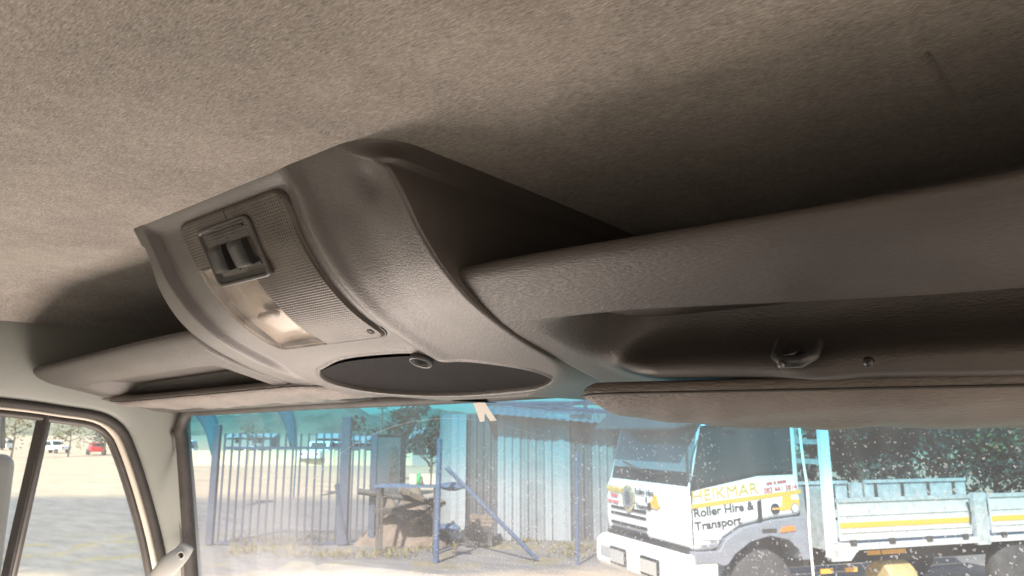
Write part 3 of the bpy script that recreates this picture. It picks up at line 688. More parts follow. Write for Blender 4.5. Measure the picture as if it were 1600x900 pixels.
text('083 441 3814', .095, (1.08, -.009, 1.70), 0, 'red_print', rise=5, bold=.001)
for j_, (a_, b_) in enumerate(((1.13, 1.22), (1.24, 1.28), (1.30, 1.44))): sideq([(a_, 1.80 + .087 * (a_ - 1.13)), (b_, 1.80 + .087 * (b_ - 1.13)), (b_, 1.835 + .087 * (b_ - 1.13)), (a_, 1.835 + .087 * (a_ - 1.13))], 'red_print', 'small_print', -.008, .004)
fr = MB()
for (a_, b_) in (((.10, 1.065), (.52, 1.073)), ((.10, 1.15), (.52, 1.158))): fr.box((a_[0], -.009, a_[1]), (b_[0], -.004, b_[1]))
for x in (.10, .512): fr.box((x, -.009, 1.073), (x + .008, -.004, 1.15))
fr.build('small_panel_outline', 'fender', tk)
for a_, b_, z_ in ((.24, .34, 1.12), (.12, .20, 1.085), (.22, .36, 1.085), (.38, .49, 1.085)): sideq([(a_, z_), (b_, z_), (b_, z_ + .022), (a_, z_ + .022)], 'fender', 'small_print', -.008, .004)
# road-roller emblem on the rear of the door
em = sideq([(1.34, 1.53), (1.36, 1.6), (1.37, 1.68), (1.5, 1.68), (1.5, 1.61), (1.62, 1.61), (1.62, 1.53), (1.57, 1.49), (1.40, 1.48), (1.28, 1.47), (1.25, 1.5)], 'yellow', 'roller_emblem', -.009, .005)
MB().lathe([(.0, 0), (.07, 0), (.07, .004), (0, .004)], 20, Matrix.Translation((1.24, -.006, 1.5)) @ Matrix.Rotation(R(90), 4, 'X')).build('drum', 'black_print', em)
MB().lathe([(.0, 0), (.065, 0), (.065, .004), (0, .004)], 20, Matrix.Translation((1.55, -.008, 1.5)) @ Matrix.Rotation(R(90), 4, 'X')).build('wheel_ring', 'fender', em)
MB().lathe([(.0, 0), (.045, 0), (.045, .004), (0, .004)], 20, Matrix.Translation((1.55, -.011, 1.5)) @ Matrix.Rotation(R(90), 4, 'X')).build('wheel_hub', 'white_paint', em)
MB().box((1.19, -.012, 1.492), (1.31, -.008, 1.512)).build('drum_frame', 'yellow', em)
# mudguard, step, lamp
fen = [(.0, 1.02), (.36, 1.02), (.46, 1.155), (.71, 1.285), (1.2, 1.365), (1.69, 1.40), (1.72, 1.2), (1.72, .85), (1.60, .85), (1.55, .98), (1.40, 1.11), (1.12, 1.17), (.82, 1.11), (.58, .97), (.47, .85), (.40, .84), (.3, .88), (.0, .88)]
fo = MB().prism([(u, -.035, z) for u, z in fen], (0, .5, 0)).build('mudguard', 'fender', tk); bevel(fo, .012)
MB().prism([(u, -.05, z) for u, z in [(1.27, 1.21), (1.30, 1.27), (1.48, 1.285), (1.50, 1.23), (1.46, 1.22)]], (0, .02, 0)).build('side_indicator', 'orange', tk)
MB().box((1.0, -.039, 1.21), (1.22, -.033, 1.26)).build('mudguard_slot', 'chassis', tk)
for v_ in (.05, W - .35):
    wh = MB().lathe([(.24, 0), (.40, 0), (.47, .02), (.50, .06), (.50, .22), (.47, .27), (.4, .29), (.24, .29)], 40, Matrix.Translation((1.04, v_ + .29, .5)) @ Matrix.Rotation(R(90), 4, 'X')).build('wheel', 'tyre', tk, smooth=True, angle=40)
    MB().lathe([(0, .2), (.06, .24), (.08, .18), (.2, .16), (.25, .24), (.25, .28), (.23, .28)], 32, Matrix.Translation((1.04, v_ + .285, .5)) @ Matrix.Rotation(R(90), 4, 'X')).build('rim', 'bed_grey', wh, smooth=True)
MB().box((.35, .35, .85), (1.66, W - .35, 1.3)).build('engine_bay', 'chassis', tk)
# front face
def frontq(pts, m, name, x=-.04, t=.02, par=None): return MB().prism([(x, v, z) for v, z in pts], (t, 0, 0)).build(name, m, par or tk)
ws = MB().prism([(.045 + (z - 1.8) / .78 * .2 - .012, v, z) for v, z in [(.12, 1.82), (.1, 2.1), (.16, 2.56), (W - .16, 2.56), (W - .1, 2.1), (W - .12, 1.82)]], (.03, 0, 0)).build('windscreen', 'truck_screen', tk)
MB().prism([(.045 + (z - 1.8) / .78 * .2 - .017, v, z) for v, z in [(.13, 1.80), (.13, 1.97), (W - .13, 1.97), (W - .13, 1.80)]], (.02, 0, 0)).build('dash_band', 'grille_black', ws)
MB().tube([(.03, .6, 1.95), (.0, 1.1, 1.9), (.03, 1.9, 2.05)], .014, 6).build('wiper', 'chassis', ws)
vs = bevel(MB().prism([(x, .03, z) for x, z in [(.02, 2.56), (-.2, 2.5), (-.22, 2.54), (.1, 2.84), (.42, 2.9), (.42, 2.7)]], (0, W - .06, 0)).build('sun_shade', 'dark_shed', tk), .02)
for zc in (1.385, 1.30, 1.165, 1.08):
    frontq([(1.12, zc - .018), (1.12, zc + .018), (2.2, zc + .018), (2.2, zc - .018)], 'grille_black', 'grille_slot', -.045, .03)
frontq([(.72, 1.06), (.735, 1.06), (.735, 1.72), (.72, 1.72)], 'bed_grey', 'panel_gap', -.034, .01)
frontq([(.1, .95), (.1, 1.035), (W - .05, 1.035), (W - .05, .95)], 'grille_black', 'bumper_gap', -.02, .05)
text('HEIKMAR', .13, (-.046, 2.33, 1.60), -90, 'ochre', bold=.004)
text('Roller Hire', .12, (-.046, 1.42, 1.62), -90, 'black_print', bold=.002)
text('&', .11, (-.046, 1.12, 1.53), -90, 'black_print')
text('Transport', .10, (-.046, 1.40, 1.43), -90, 'black_print', bold=.002)
for a_, b_, z_ in ((1.98, 2.2, 1.53), (2.18, 2.3, 1.44), (1.96, 2.14, 1.44)): frontq([(a_, z_), (a_, z_ + .04), (b_, z_ + .04), (b_, z_)], 'red_print', 'small_print', -.044, .012)
rot_f = Matrix.Rotation(R(-90), 4, 'Y')
eb = MB().lathe([(0, 0), (.19, 0), (.19, .012), (.15, .016), (.0, .016)], 28, Matrix.Translation((-.04, 1.62, 1.54)) @ rot_f).build('round_emblem', 'emblem', tk)
MB().lathe([(.10, .018), (.105, .021), (.135, .021), (.14, .018)], 24, Matrix.Translation((-.043, 1.62, 1.54)) @ rot_f).build('emblem_ring', 'fender', eb)
e2 = frontq([(.72, 1.50), (.78, 1.46), (.98, 1.46), (1.0, 1.54), (.92, 1.56), (.9, 1.64), (.8, 1.64), (.78, 1.56)], 'yellow', 'roller_emblem', -.046, .006)
MB().lathe([(0, 0), (.05, 0), (.05, .006), (0, .006)], 18, Matrix.Translation((-.044, 1.0, 1.48)) @ rot_f).build('drum', 'black_print', e2)
bp_ = [( -.12, .52), (-.2, .6), (-.2, .9), (-.1, .98), (.35, .98), (.35, .52)]
bu = bevel(MB().prism([(x, -.02, z) for x, z in bp_], (0, W + .04, 0)).build('bumper', 'white_paint', tk), .05, 3)
for v_ in (.5, W - 1.0):
    hl = bevel(MB().box((-.225, v_, .62), (-.18, v_ + .5, .86)).build('headlight', 'grille_black', tk), .02)
    MB().box((-.235, v_ + .04, .655), (-.22, v_ + .46, .825)).build('headlight_lens', 'lamp_clear', hl)
pl = MB().box((-.215, 1.72, .69), (-.195, 2.24, .83)).build('number_plate', 'sheet_light', tk)
MB().box((-.215, 1.5, .66), (-.195, 1.68, .83)).build('tow_recess', 'grille_black', tk)
for v_ in (.1,):
    MB().tube([(.02, -.02, 1.85), (-.12, -.14, 1.9), (-.12, -.14, 2.45), (.1, -.02, 2.5)], .018, 6).build('mirror_arm', 'chassis', tk)
MB().tube(catmull([(1.69, -.03, 2.62), (1.70, -.05, 2.1), (1.725, -.06, 1.75), (1.70, -.07, 1.2), (1.72, -.06, .5)], 24), .016, 6).build('hanging_hose', 'plain_white', tk)
# chassis and load bed
MB().box((1.4, .75, .62), (7.4, .95, .9)).build('chassis_rail', 'chassis', tk); MB().box((1.4, 1.5, .62), (7.4, 1.7, .9)).build('chassis_rail', 'chassis', tk)
MB().box((2.1, .05, .93), (7.4, W - .05, 1.0)).build('bed_floor', 'bed_grey', tk)
MB().box((2.1, -.005, .93), (7.4, .05, 1.01)).build('bed_edge', 'white_dirty', tk)
pp = MB().prism([(u, 0, z) for u, z in [(2.1, .80), (2.1, 1.05), (2.7, 1.0), (2.5, .9), (2.4, .80)]], (0, .04, 0)).build('post_gusset', 'white_dirty', tk)
for v_ in (0, W - .1): bevel(MB().box((2.07, v_, .84), (2.2, v_ + .1, 2.85)).build('headboard_post', 'white_paint', tk), .012)
for z_ in (2.6, 2.35, 2.08): MB().box((2.1, .1, z_ - .035), (2.16, W - .1, z_ + .035)).build('headboard_rail', 'bed_grey', tk)
MB().box((2.11, .1, 1.0), (2.15, W - .1, 1.72)).build('headboard_panel', 'bed_grey', tk)
for v_ in (.8, 1.6): MB().box((2.165, v_, 1.72), (2.20, v_ + .06, 2.6)).build('headboard_upright', 'bed_grey', tk)
for (u0, u1) in ((2.25, 4.58), (4.97, 7.3)):
    dp_ = MB().box((u0, .0, 1.05), (u1, .03, 1.56)).build('dropside', 'white_dirty', tk); bevel(dp_, .006)
    MB().box((u0, -.02, 1.55), (u1, .05, 1.60)).build('dropside_rail', 'bed_grey', dp_)
    MB().box((u0 + .01, -.006, 1.215), (u1 - .01, .0, 1.285)).build('reflective_strip', 'yellow', dp_)
    for z_ in (1.16, 1.38): MB().box((u0 + .01, -.012, z_ - .008), (u1 - .01, .0, z_ + .008)).build('pressed_rib', 'white_dirty', dp_)
    for j in range(4):
        uu = u0 + .15 + j * (u1 - u0 - .35) / 3; MB().box((uu, -.02, .99), (uu + .1, .0, 1.06)).build('hinge', 'chassis', dp_)
    MB().tube([(u1 - .06, -.02, 1.5), (u1 - .03, -.03, 1.35), (u1 - .04, -.02, 1.2)], .014, 6).build('latch', 'chassis', dp_)
    fp = MB().box((u0, W - .04, 1.05), (u1, W - .01, 1.62)).build('dropside', 'bed_grey', tk)
    MB().box((u0, W - .07, 1.61), (u1, W, 1.66)).build('dropside_rail', 'bed_grey', fp)
    for j in range(4): MB().box((u0 + .2 + j * .6, W - .06, 1.2), (u0 + .26 + j * .6, W - .04, 1.6)).build('stake', 'chassis', fp)
for v_ in (-.01, W - .06): MB().box((4.66, v_, .9), (4.9, v_ + .07, 1.62)).build('stake_post', 'bed_grey', tk)
for (u_, z_, l_) in ((2.05, .62, .2), (2.45, .62, .2), (2.85, .82, .22), (3.1, .82, .42)): MB().box((u_, .18, z_), (u_ + l_, .2, z_ + .06)).build('reflector', 'yellow', tk)
MB().lathe([(0, 0), (.24, 0), (.26, .03), (.26, .45), (.24, .48), (0, .48)], 24, Matrix.Translation((3.15, .35, .45)) @ Matrix.Rotation(R(90), 4, 'Y')).build('air_tank', 'tank', tk, smooth=True, angle=40)
for u_ in (5.6,):
    for v_ in (.06, W - .36):
        wh = MB().lathe([(.24, 0), (.40, 0), (.47, .02), (.50, .06), (.50, .22), (.47, .27), (.4, .29), (.24, .29)], 32, Matrix.Translation((u_, v_ + .29, .5)) @ Matrix.Rotation(R(90), 4, 'X')).build('wheel', 'tyre', tk, smooth=True, angle=40)
tag(tk, 'white flatbed truck with ochre and black lettering on its door', 'truck')

# ================================================================== THE CAB WE SIT IN (x right, y forward, heights from the camera)
def V(x, y, z): return (x, y, Z0 + z)
# --- headliner
hx = np.unique(np.concatenate([np.linspace(-1.9, -1.3, 60), np.linspace(-1.3, .26, 360)])); hy = np.unique(np.concatenate([np.linspace(-.8, -.12, 12), np.linspace(-.12, .9, 240)]))
gx, gy = np.meshgrid(hx, hy)
hz = .262 - .05 * sm(-1.38, -1.70, gx) ** 1.5 - .03 * sm(-1.62, -1.9, gx)
hz = hz + .0022 * np.sin(gx * 6 + 1) * np.sin(gy * 7 + .5)
def seg_d(a, b):
    a, b = np.array(a), np.array(b); d = b - a; t = np.clip(((gx - a[0]) * d[0] + (gy - a[1]) * d[1]) / (d @ d), 0, 1)
    return np.hypot(gx - a[0] - t * d[0], gy - a[1] - t * d[1])
def onceil(px, py): d = ray(px, py); k = .262 / d[2]; return (d[0] * k, d[1] * k)
for a, b, dep, wd in (((1432, -10), (1450, 85), .0013, .004), ((1450, 85), (1500, 165), .0016, .0035), ((440, 172), (530, 214), .0012, .0028), ((530, 195), (560, 206), .0009, .003)):
    hz = hz - dep * 1.2 * (1 - 2 * np.exp(-(seg_d(onceil(*a), onceil(*b)) / wd) ** 2)) * np.exp(-(seg_d(onceil(*a), onceil(*b)) / (wd * 3)) ** 2)
hl = MB().grid(np.stack([gx, gy, hz + Z0], -1)).build('headliner', 'felt', smooth=True)
struct(hl)
struct(MB().box(V(-1.95, -.85, .30), V(.34, .92, .33)).build('cab_roof', 'body_paint'))
# --- front wall above the windscreen, rear and right walls, floor
struct(MB().box(V(-1.72, .86, .072), V(.30, .9, .31)).build('front_wall', 'header'))
rw = MB()      # rear wall; unseen back window added to brighten the headliner at upper right
for lo, hi in ((V(-1.9, -.86, -1.75), V(.32, -.82, -.42)), (V(-1.9, -.86, .04), V(.32, -.82, .3)), (V(-1.9, -.86, -.42), V(-.75, -.82, .04)), (V(.15, -.86, -.42), V(.32, -.82, .04))): rw.box(lo, hi)
struct(rw.build('rear_wall', 'lining'))
rw = MB(); rw.box(V(.26, -.82, .08), V(.30, .9, .3)); rw.box(V(.26, -.82, -1.75), V(.30, .9, -.5)); rw.box(V(.26, -.82, -.5), V(.30, -.60, .08)); struct(rw.build('side_wall', 'lining'))
struct(MB().box(V(-1.9, -.82, -1.8), V(.3, 1.1, -1.75)).build('cab_floor', 'cab_floor'))
M['dash'] = mat('dash_plastic', (0.30, 0.28, 0.255), 0.6, var=0.08)
dash = empty('dashboard', V(-.7, .7, -.8)); dinv = Matrix.Translation((.7, -.7, .8 - Z0))
o = bevel(MB().prism([V(-1.68, y, z) for y, z in [(.95, -.70), (.60, -.74), (.50, -.82), (.56, -1.2), (.95, -1.3)]], (1.9, 0, 0)).build('top_moulding', 'dash', dash), .03, 3); o.matrix_parent_inverse = dinv
tag(dash, 'grey dashboard below the windscreen', 'dashboard')

# --- windscreen surface
def wsy(X, z): return .795 + (.045 - z) * .17 + .045 * (1 - ((X + .70) / .95) ** 2)
WX0, WX1, WZ1 = -1.635, .22, .058
gxx = np.linspace(WX0 - .01, WX1 + .01, 60); gzz = np.linspace(WZ1 + .012, -.75, 30)
glass_o = MB().grid([[V(x - .0 - max(0, -(z)) * .02 * (x < -1.0), wsy(x, z), z) for x in gxx] for z in gzz]).build('windscreen', 'windscreen', smooth=True)
tag(glass_o, 'dusty spotted windscreen with blue tinted band along its top', 'windscreen')
seal = []
for z in np.linspace(-.75, -.01, 22): seal.append(V(WX0 - max(0, -z) * .02, wsy(WX0, z) - .012, z))
for a_ in np.linspace(0, math.pi / 2, 9)[1:]: seal.append(V(WX0 + .045 - .045 * math.cos(a_), wsy(WX0, .03) - .012, -.005 + .058 * math.sin(a_)))
for x in np.linspace(WX0 + .07, WX1, 60): seal.append(V(x, wsy(x, WZ1) - .012, .054 + .0075 * float(sm(-1.5, -.7, x)) + .0015 * math.sin(x * 9)))
MB().tube(seal, .0135, 12, ref=(0, .3, 1)).build('windscreen_seal', 'rubber', glass_o, smooth=True)
MB().tube([(p[0], p[1] - .012, p[2] + .003) for p in seal[30:48]], [.002] + [.007] * 16 + [.002], 6).build('rust_line', 'rust', glass_o, smooth=True)
MB().tube([(p[0] - .014, p[1] - .010, p[2]) for p in seal[:23]], .0065, 8).build('seal_lip', 'header', glass_o, smooth=True)
# white cut-out in place of a bright reflection at the glass top
q0, q1, q2, q3, q4, q5, q6, q7 = [(742, 628), (758, 628), (775, 656), (767, 659), (760, 646), (759, 657), (750, 659), (736, 630)]
def onws(px, py):
    d = ray(px, py); k = .8 / d[1]
    for _ in range(6): k = wsy(d[0] * k, d[2] * k) / d[1]
    return np.array(V(*(d * k * .997)))
MB().prism([onws(*q) for q in ((736, 620), (752, 620), (776, 657), (766, 658), (757, 645), (757, 658), (750, 659))], (0, .0006, 0)).build('white_glint', 'plain_white', glass_o)

# --- header trim strip
A = []
for (y, z) in ((.86, .09), (.80, .080), (.75, .072), (.742, .065), (.75, .0595), (.81, .062), (.86, .073)): A.append([V(x, y + .04 * (1 - ((x + .70) / .95) ** 2) * .6, z) for x in np.linspace(-1.66, .24, 50)])
hd_ = MB().grid(A).build('header_trim', 'header', smooth=True, angle=50); struct(hd_)

# --- overhead console: horizontal slices, each with its own rounded corners
PC = [(.3845, .2675), (.385, .262), (.396, .245), (.408, .225), (.424, .197), (.444, .172), (.468, .149), (.503, .125), (.545, .106), (.592, .0895), (.645, .0745), (.685, .0615), (.712, .0525), (.726, .046)]
NP = 270
PR = catmull(PC, NP); sarc = np.concatenate([[0], np.cumsum(np.linalg.norm(np.diff(PR, axis=0), axis=1))])
tang = np.gradient(PR, axis=0); tang /= np.linalg.norm(tang, axis=1)[:, None]; nrm = np.stack([tang[:, 1], -tang[:, 0]], 1)   # points back and down
nrm *= -np.sign(nrm[:, 1:2].mean()) if nrm[NP // 2, 1] > 0 else 1
XL, XR = -1.003, -.482
def prof_at(z):  # y on the console face at height z
    return np.interp(-z, -PR[:, 1], PR[:, 0])
OV = catmull([(-.872, .612), (-.80, .594), (-.72, .592), (-.655, .598), (-.592, .619), (-.545, .646), (-.525, .668), (-.527, .690), (-.560, .7045), (-.65, .712), (-.73, .7115), (-.80, .702), (-.862, .682), (-.896, .655), (-.893, .630), (-.872, .612)], 160)[:-1]
def sdf(px, py, poly):
    x, y = np.broadcast_arrays(px, py); d = np.full(x.shape, 1e9); ins = np.zeros(x.shape, bool); n = len(poly)
    for i in range(n):
        a, b = poly[i], poly[(i + 1) % n]; e = b - a; wx, wy = x - a[0], y - a[1]
        t = np.clip((wx * e[0] + wy * e[1]) / (e @ e), 0, 1); d = np.minimum(d, np.hypot(wx - t * e[0], wy - t * e[1]))
        c = ((a[1] <= y) != (b[1] <= y)) & (x < a[0] + (y - a[1]) * e[0] / (e[1] if abs(e[1]) > 1e-9 else 1e-9)); ins ^= c
    return np.where(ins, -d, d)
NF = 420
LS0, LS1 = float(np.interp(-.249, -PR[:, 1], sarc)), float(np.interp(-.1035, -PR[:, 1], sarc))
rows = []
for i in range(NP):
    y0, z = PR[i]; s = sarc[i]
    tb0 = max(0.0, (y0 - .60) / .126) ** 2
    fl = .006 * sm(.238, .243, z)                         # foot flange against the roof lining
    rr_ = .045 * sm(.232, .262, z) + .0045 + .012 * tb0; rl_ = .012 + .012 * sm(.2, .07, z)
    tb_ = max(0.0, (y0 - .60) / .126) ** 3
    xl, xr = -.979 - fl - .030 * sm(.25, .12, z) + .26 * tb_, XR + fl - .012 * sm(.20, .262, z) - .10 * tb_
    yb = .84
    row = []
    rl_, rr_ = min(rl_, (yb - y0) * .45), min(rr_, (yb - y0) * .45)
    for t in np.linspace(0, 1, 14)[:-1]: row.append((xl, yb + (y0 + rl_ - yb) * t, z))
    for a_ in np.linspace(0, math.pi / 2, 9)[:-1]: row.append((xl + rl_ - rl_ * math.cos(a_), y0 + rl_ - rl_ * math.sin(a_), z))
    X = np.linspace(xl + rl_, xr - rr_, NF); Y = np.full(NF, y0)
    # panel round the lamp is sunk: rolled edge to the right, step to the left
    fade = sm(sarc[-1] * .80, sarc[-1] * .60, s) * sm(.0, .03, s)
    rec = .0105 * sm(-.955, -.938, X) * sm(-.622, -.650, X) * fade
    roll = .0042 * np.exp(-((X + .618) / .014) ** 2) * fade
    hollow = .004 * np.exp(-((X + .555) / .035) ** 2) * sm(.02, .08, s) * sm(.34, .2, s)
    dimple = .0045 * np.exp(-(((X + .522) / .016) ** 2 + ((z - .228) / .014) ** 2))
    oc = sdf(X, Y, OV); pocket = .034 * sm(.002, -.006, oc) - .0015 * np.exp(-((oc - .004) / .003) ** 2)
    band = -.003 * sm(-.985, -.975, X) * sm(-.94, -.955, X) * 0
    cav = .020 * sm(-.882, -.870, X) * sm(-.660, -.672, X) * float(sm(LS0 + .004, LS0 + .014, s) * sm(LS1 - .004, LS1 - .014, s))
    dep = rec - roll + cav + hollow + dimple + pocket + band
    dep = dep * sm(0, .012, X - (xl + rl_)) * sm(0, .008, (xr - rr_) - X) if True else dep
    for x_, y_, d_ in zip(X, Y, dep): row.append((x_, y_ - nrm[i, 0] * d_, z - nrm[i, 1] * d_))
    for a_ in np.linspace(math.pi / 2, 0, 9)[1:]: row.append((xr - rr_ + rr_ * math.cos(a_), y0 + rr_ - rr_ * math.sin(a_), z))
    for t in np.linspace(0, 1, 20)[1:]: row.append((xr - .01 * t * sm(.1, .2, z), y0 + rr_ + (yb - y0 - rr_) * t, z))
    rows.append(row)
rows.append([(p[0], max(p[1], PR[-1][0] + .002) if False else p[1] + .004, p[2] + .001) for p in rows[-1]])
A = np.array(rows); A[..., 2] += Z0
con = empty('overhead_console', V(-.74, .6, .262)); cinv = Matrix.Translation((.74, -.6, -.262 - Z0))
def cpart(mb, name, m, **k):
    o = mb.build(name, m, con, **k); o.matrix_parent_inverse = cinv; return o
cpart(MB().grid(A), 'housing', 'console', smooth=True, angle=60)
def on_con(X, z, off=0.0):
    """point on the console profile at height z, off metres out of the surface"""
    i = np.interp(-z, -PR[:, 1], np.arange(NP)); y = np.interp(i, np.arange(NP), PR[:, 0]); ny, nz = np.interp(i, np.arange(NP), nrm[:, 0]), np.interp(i, np.arange(NP), nrm[:, 1])
    return (X, y + ny * off, z + nz * off + Z0)
def s_of(z): return np.interp(-z, -PR[:, 1], sarc)
def z_of(s): return np.interp(s, sarc, PR[:, 1])
# dark floor of the oval pocket
cm = np.array([-.72, .658]); ring_ = [cm + (p - cm) * 1.0 for p in OV]
def pz(y): return np.interp(y, PR[:, 0], PR[:, 1])
vs_, fs_ = [], []; KR = 14
for k_ in range(KR + 1):
    for p in OV:
        q = cm + (p - cm) * (k_ / KR); vs_.append(on_con(q[0], float(pz(q[1])), -.010 - .006 * math.sin(math.pi * min(1, k_ / KR * .5 + .5)) + .006 * (k_ / KR) ** 6))
n_ = len(OV)
for k_ in range(KR):
    for j in range(n_): fs_.append((k_ * n_ + j, k_ * n_ + (j + 1) % n_, (k_ + 1) * n_ + (j + 1) % n_, (k_ + 1) * n_ + j))
cpart(MB().add(vs_, fs_), 'pocket_panel', 'dark', smooth=True)
# small ring (map lamp eye) on the pocket's top edge
cp = Vector(on_con(-.662, float(pz(.606)), -.001)); nn = Vector((0, -.35, -.94)).normalized(); rm = Matrix.Translation(cp) @ nn.to_track_quat('Z', 'Y').to_matrix().to_4x4()
eye = cpart(MB().lathe([(.011, -.004), (.0125, .002), (.0135, .003), (.0145, .001), (.0145, -.006), (.011, -.006)], 28, rm), 'lamp_ring', 'chrome', smooth=True)
o = MB().lathe([(0, .004), (.006, .002), (.0112, -.003), (.0112, -.008), (0, -.008)], 24, rm).build('eye_lens', 'dark', eye, smooth=True)

# lens: ribbed prism plate and a clear reading-lamp plate
def lens_mat(name, clear):
    m = bpy.data.materials.new(name); m.use_nodes = True; n = m.node_tree; L = n.links; b = n.nodes['Principled BSDF']
    b.inputs['Base Color'].default_value = (0.092, 0.079, 0.070, 1) if not clear else (0.40, 0.345, 0.30, 1)
    b.inputs['Roughness'].default_value = 0.36 if not clear else 0.14; b.inputs['Specular IOR Level'].default_value = 0.35 if not clear else 0.5
    b.inputs['Coat Weight'].default_value = 0.05 if not clear else 0.5; b.inputs['Coat Roughness'].default_value = 0.06
    tc = n.nodes.new('ShaderNodeTexCoord'); no = n.nodes.new('ShaderNodeTexNoise'); no.inputs['Scale'].default_value = 22; no.inputs['Detail'].default_value = 6; L.new(tc.outputs['Object'], no.inputs['Vector'])
    cr = n.nodes.new('ShaderNodeValToRGB'); c0 = b.inputs['Base Color'].default_value
    cr.color_ramp.elements[0].position = .35; cr.color_ramp.elements[0].color = (c0[0] * .7, c0[1] * .68, c0[2] * .65, 1); cr.color_ramp.elements[1].position = .68; cr.color_ramp.elements[1].color = (min(1, c0[0] * 1.15), min(1, c0[1] * 1.15), min(1, c0[2] * 1.15), 1)
    L.new(no.outputs['Fac'], cr.inputs['Fac']); L.new(cr.outputs['Color'], b.inputs['Base Color'])
    return m
M['lens_ribbed'] = lens_mat('lens_ribbed', False)
def clear_plastic():
    m = bpy.data.materials.new('lens_clear'); m.use_nodes = True; n = m.node_tree; L = n.links; n.nodes.clear()
    o = n.nodes.new('ShaderNodeOutputMaterial'); t = n.nodes.new('ShaderNodeBsdfTransparent'); t.inputs['Color'].default_value = (.86, .80, .74, 1)
    p = n.nodes.new('ShaderNodeBsdfPrincipled'); p.inputs['Base Color'].default_value = (.36, .325, .30, 1); p.inputs['Roughness'].default_value = .12; p.inputs['Coat Weight'].default_value = .3
    tc = n.nodes.new('ShaderNodeTexCoord'); no = n.nodes.new('ShaderNodeTexNoise'); no.inputs['Scale'].default_value = 35; no.inputs['Detail'].default_value = 7; L.new(tc.outputs['Object'], no.inputs['Vector'])
    mr = n.nodes.new('ShaderNodeMapRange'); mr.inputs['From Min'].default_value = .35; mr.inputs['From Max'].default_value = .75; mr.inputs['To Min'].default_value = .22; mr.inputs['To Max'].default_value = .5
    L.new(no.outputs['Fac'], mr.inputs['Value'])
    x = n.nodes.new('ShaderNodeMixShader'); L.new(mr.outputs['Result'], x.inputs[0]); L.new(t.outputs[0], x.inputs[1]); L.new(p.outputs[0], x.inputs[2]); L.new(x.outputs[0], o.inputs['Surface'])
    return m
M['lens_clear'] = clear_plastic(); M['reflector'] = mat('lamp_reflector', (0.36, 0.34, 0.32), 0.35, 0.6, var=0.12, vscale=25); M['bulb'] = mat('frosted_bulb', (0.45, 0.43, 0.4), 0.2)
S0, S1 = float(s_of(.249)), float(s_of(.1035))
LX0, LX1 = -.884, -.658
def lens_out(inset=0.0):
    pts = []; r = .018 - inset * .6
    x0, x1, a0, a1 = LX0 + inset, LX1 - inset, S0 + inset, S1 - inset
    for cx, cy_, st in ((x0 + r, a0 + r, 180), (x1 - r, a0 + r, 270), (x1 - r, a1 - r, 0), (x0 + r, a1 - r, 90)):
        for k_ in range(7): an = R(st + 15 * k_); pts.append((cx + r * math.cos(an), cy_ + r * math.sin(an)))
    return np.array(pts)
out_poly = lens_out()
def lens_grid(x0, x1, a0, a1, step, height_fn, name, m, base=.002 - .0105):
    nx, ns = int((x1 - x0) / step) + 1, int((a1 - a0) / step) + 1
    X, Sg = np.meshgrid(np.linspace(x0, x1, nx), np.linspace(a0, a1, ns))
    inside = sdf(X, Sg, out_poly)
    Hh = height_fn(X, Sg); edge = sm(.0, -.004, inside); off = base + (Hh + .002) * edge - .004 * (1 - sm(.0015, -.0015, inside))
    Zs = z_of(Sg); Y = np.interp(Sg, sarc, PR[:, 0]); ny, nz = np.interp(Sg, sarc, nrm[:, 0]), np.interp(Sg, sarc, nrm[:, 1])
    G = np.stack([X, Y + ny * off, Zs + nz * off + Z0], -1)
    i = np.arange(nx * ns).reshape(ns, nx); f = np.stack([i[:-1, :-1], i[:-1, 1:], i[1:, 1:], i[1:, :-1]], -1).reshape(-1, 4)
    cin = (inside[:-1, :-1] < .002) & (inside[1:, 1:] < .002); f = f[cin.reshape(-1)]
    return cpart(MB().add(G.reshape(-1, 3), f.tolist()), name, m, smooth=True, fix=False)
def prism_h(X, Sg): return .0008 * (np.abs(np.sin(math.pi * X / .0042)) ** .6 * np.abs(np.sin(math.pi * Sg / .0036)) ** .6)
SPX = -.774; SPS = float(s_of(.196))
lens_grid(SPX + .0006, LX1 + .001, S0 - .001, S1 + .001, .0009, prism_h, 'ribbed_lens', 'lens_ribbed')
lens_grid(LX0 - .001, SPX - .0006, S0 - .001, SPS - .0006, .0009, prism_h, 'ribbed_lens', 'lens_ribbed')
lens_grid(LX0 - .001, SPX - .0006, SPS + .0006, S1 + .001, .002, lambda X, Sg: .0008 - .0005 * np.exp(-((Sg - S1 + .012) / .006) ** 2), 'reading_lens', 'lens_clear')
def bowl(X, Sg):
    u, v = (X - (LX0 + SPX) / 2) / ((SPX - LX0) / 2), (Sg - (SPS + S1) / 2) / ((S1 - SPS) / 2)
    return -.0155 * np.clip(1 - (u * u) ** 1.5, 0, 1) ** .6 * np.clip(1 - (v * v) ** 1.5, 0, 1) ** .6 - .0022
lens_grid(LX0 + .004, SPX - .003, SPS + .004, S1 - .004, .002, bowl, 'reflector', 'reflector', base=-.0095)
bz = float(z_of((SPS + S1) / 2 + .012)); bc = on_con((LX0 + SPX) / 2, bz, -.017)
cpart(MB().tube([(bc[0] + k_, bc[1], bc[2]) for k_ in (-.021, -.019, -.015, .015, .019, .021)], [.002, .0045, .0055, .0055, .0045, .002], 14), 'festoon_bulb', 'bulb', smooth=True)
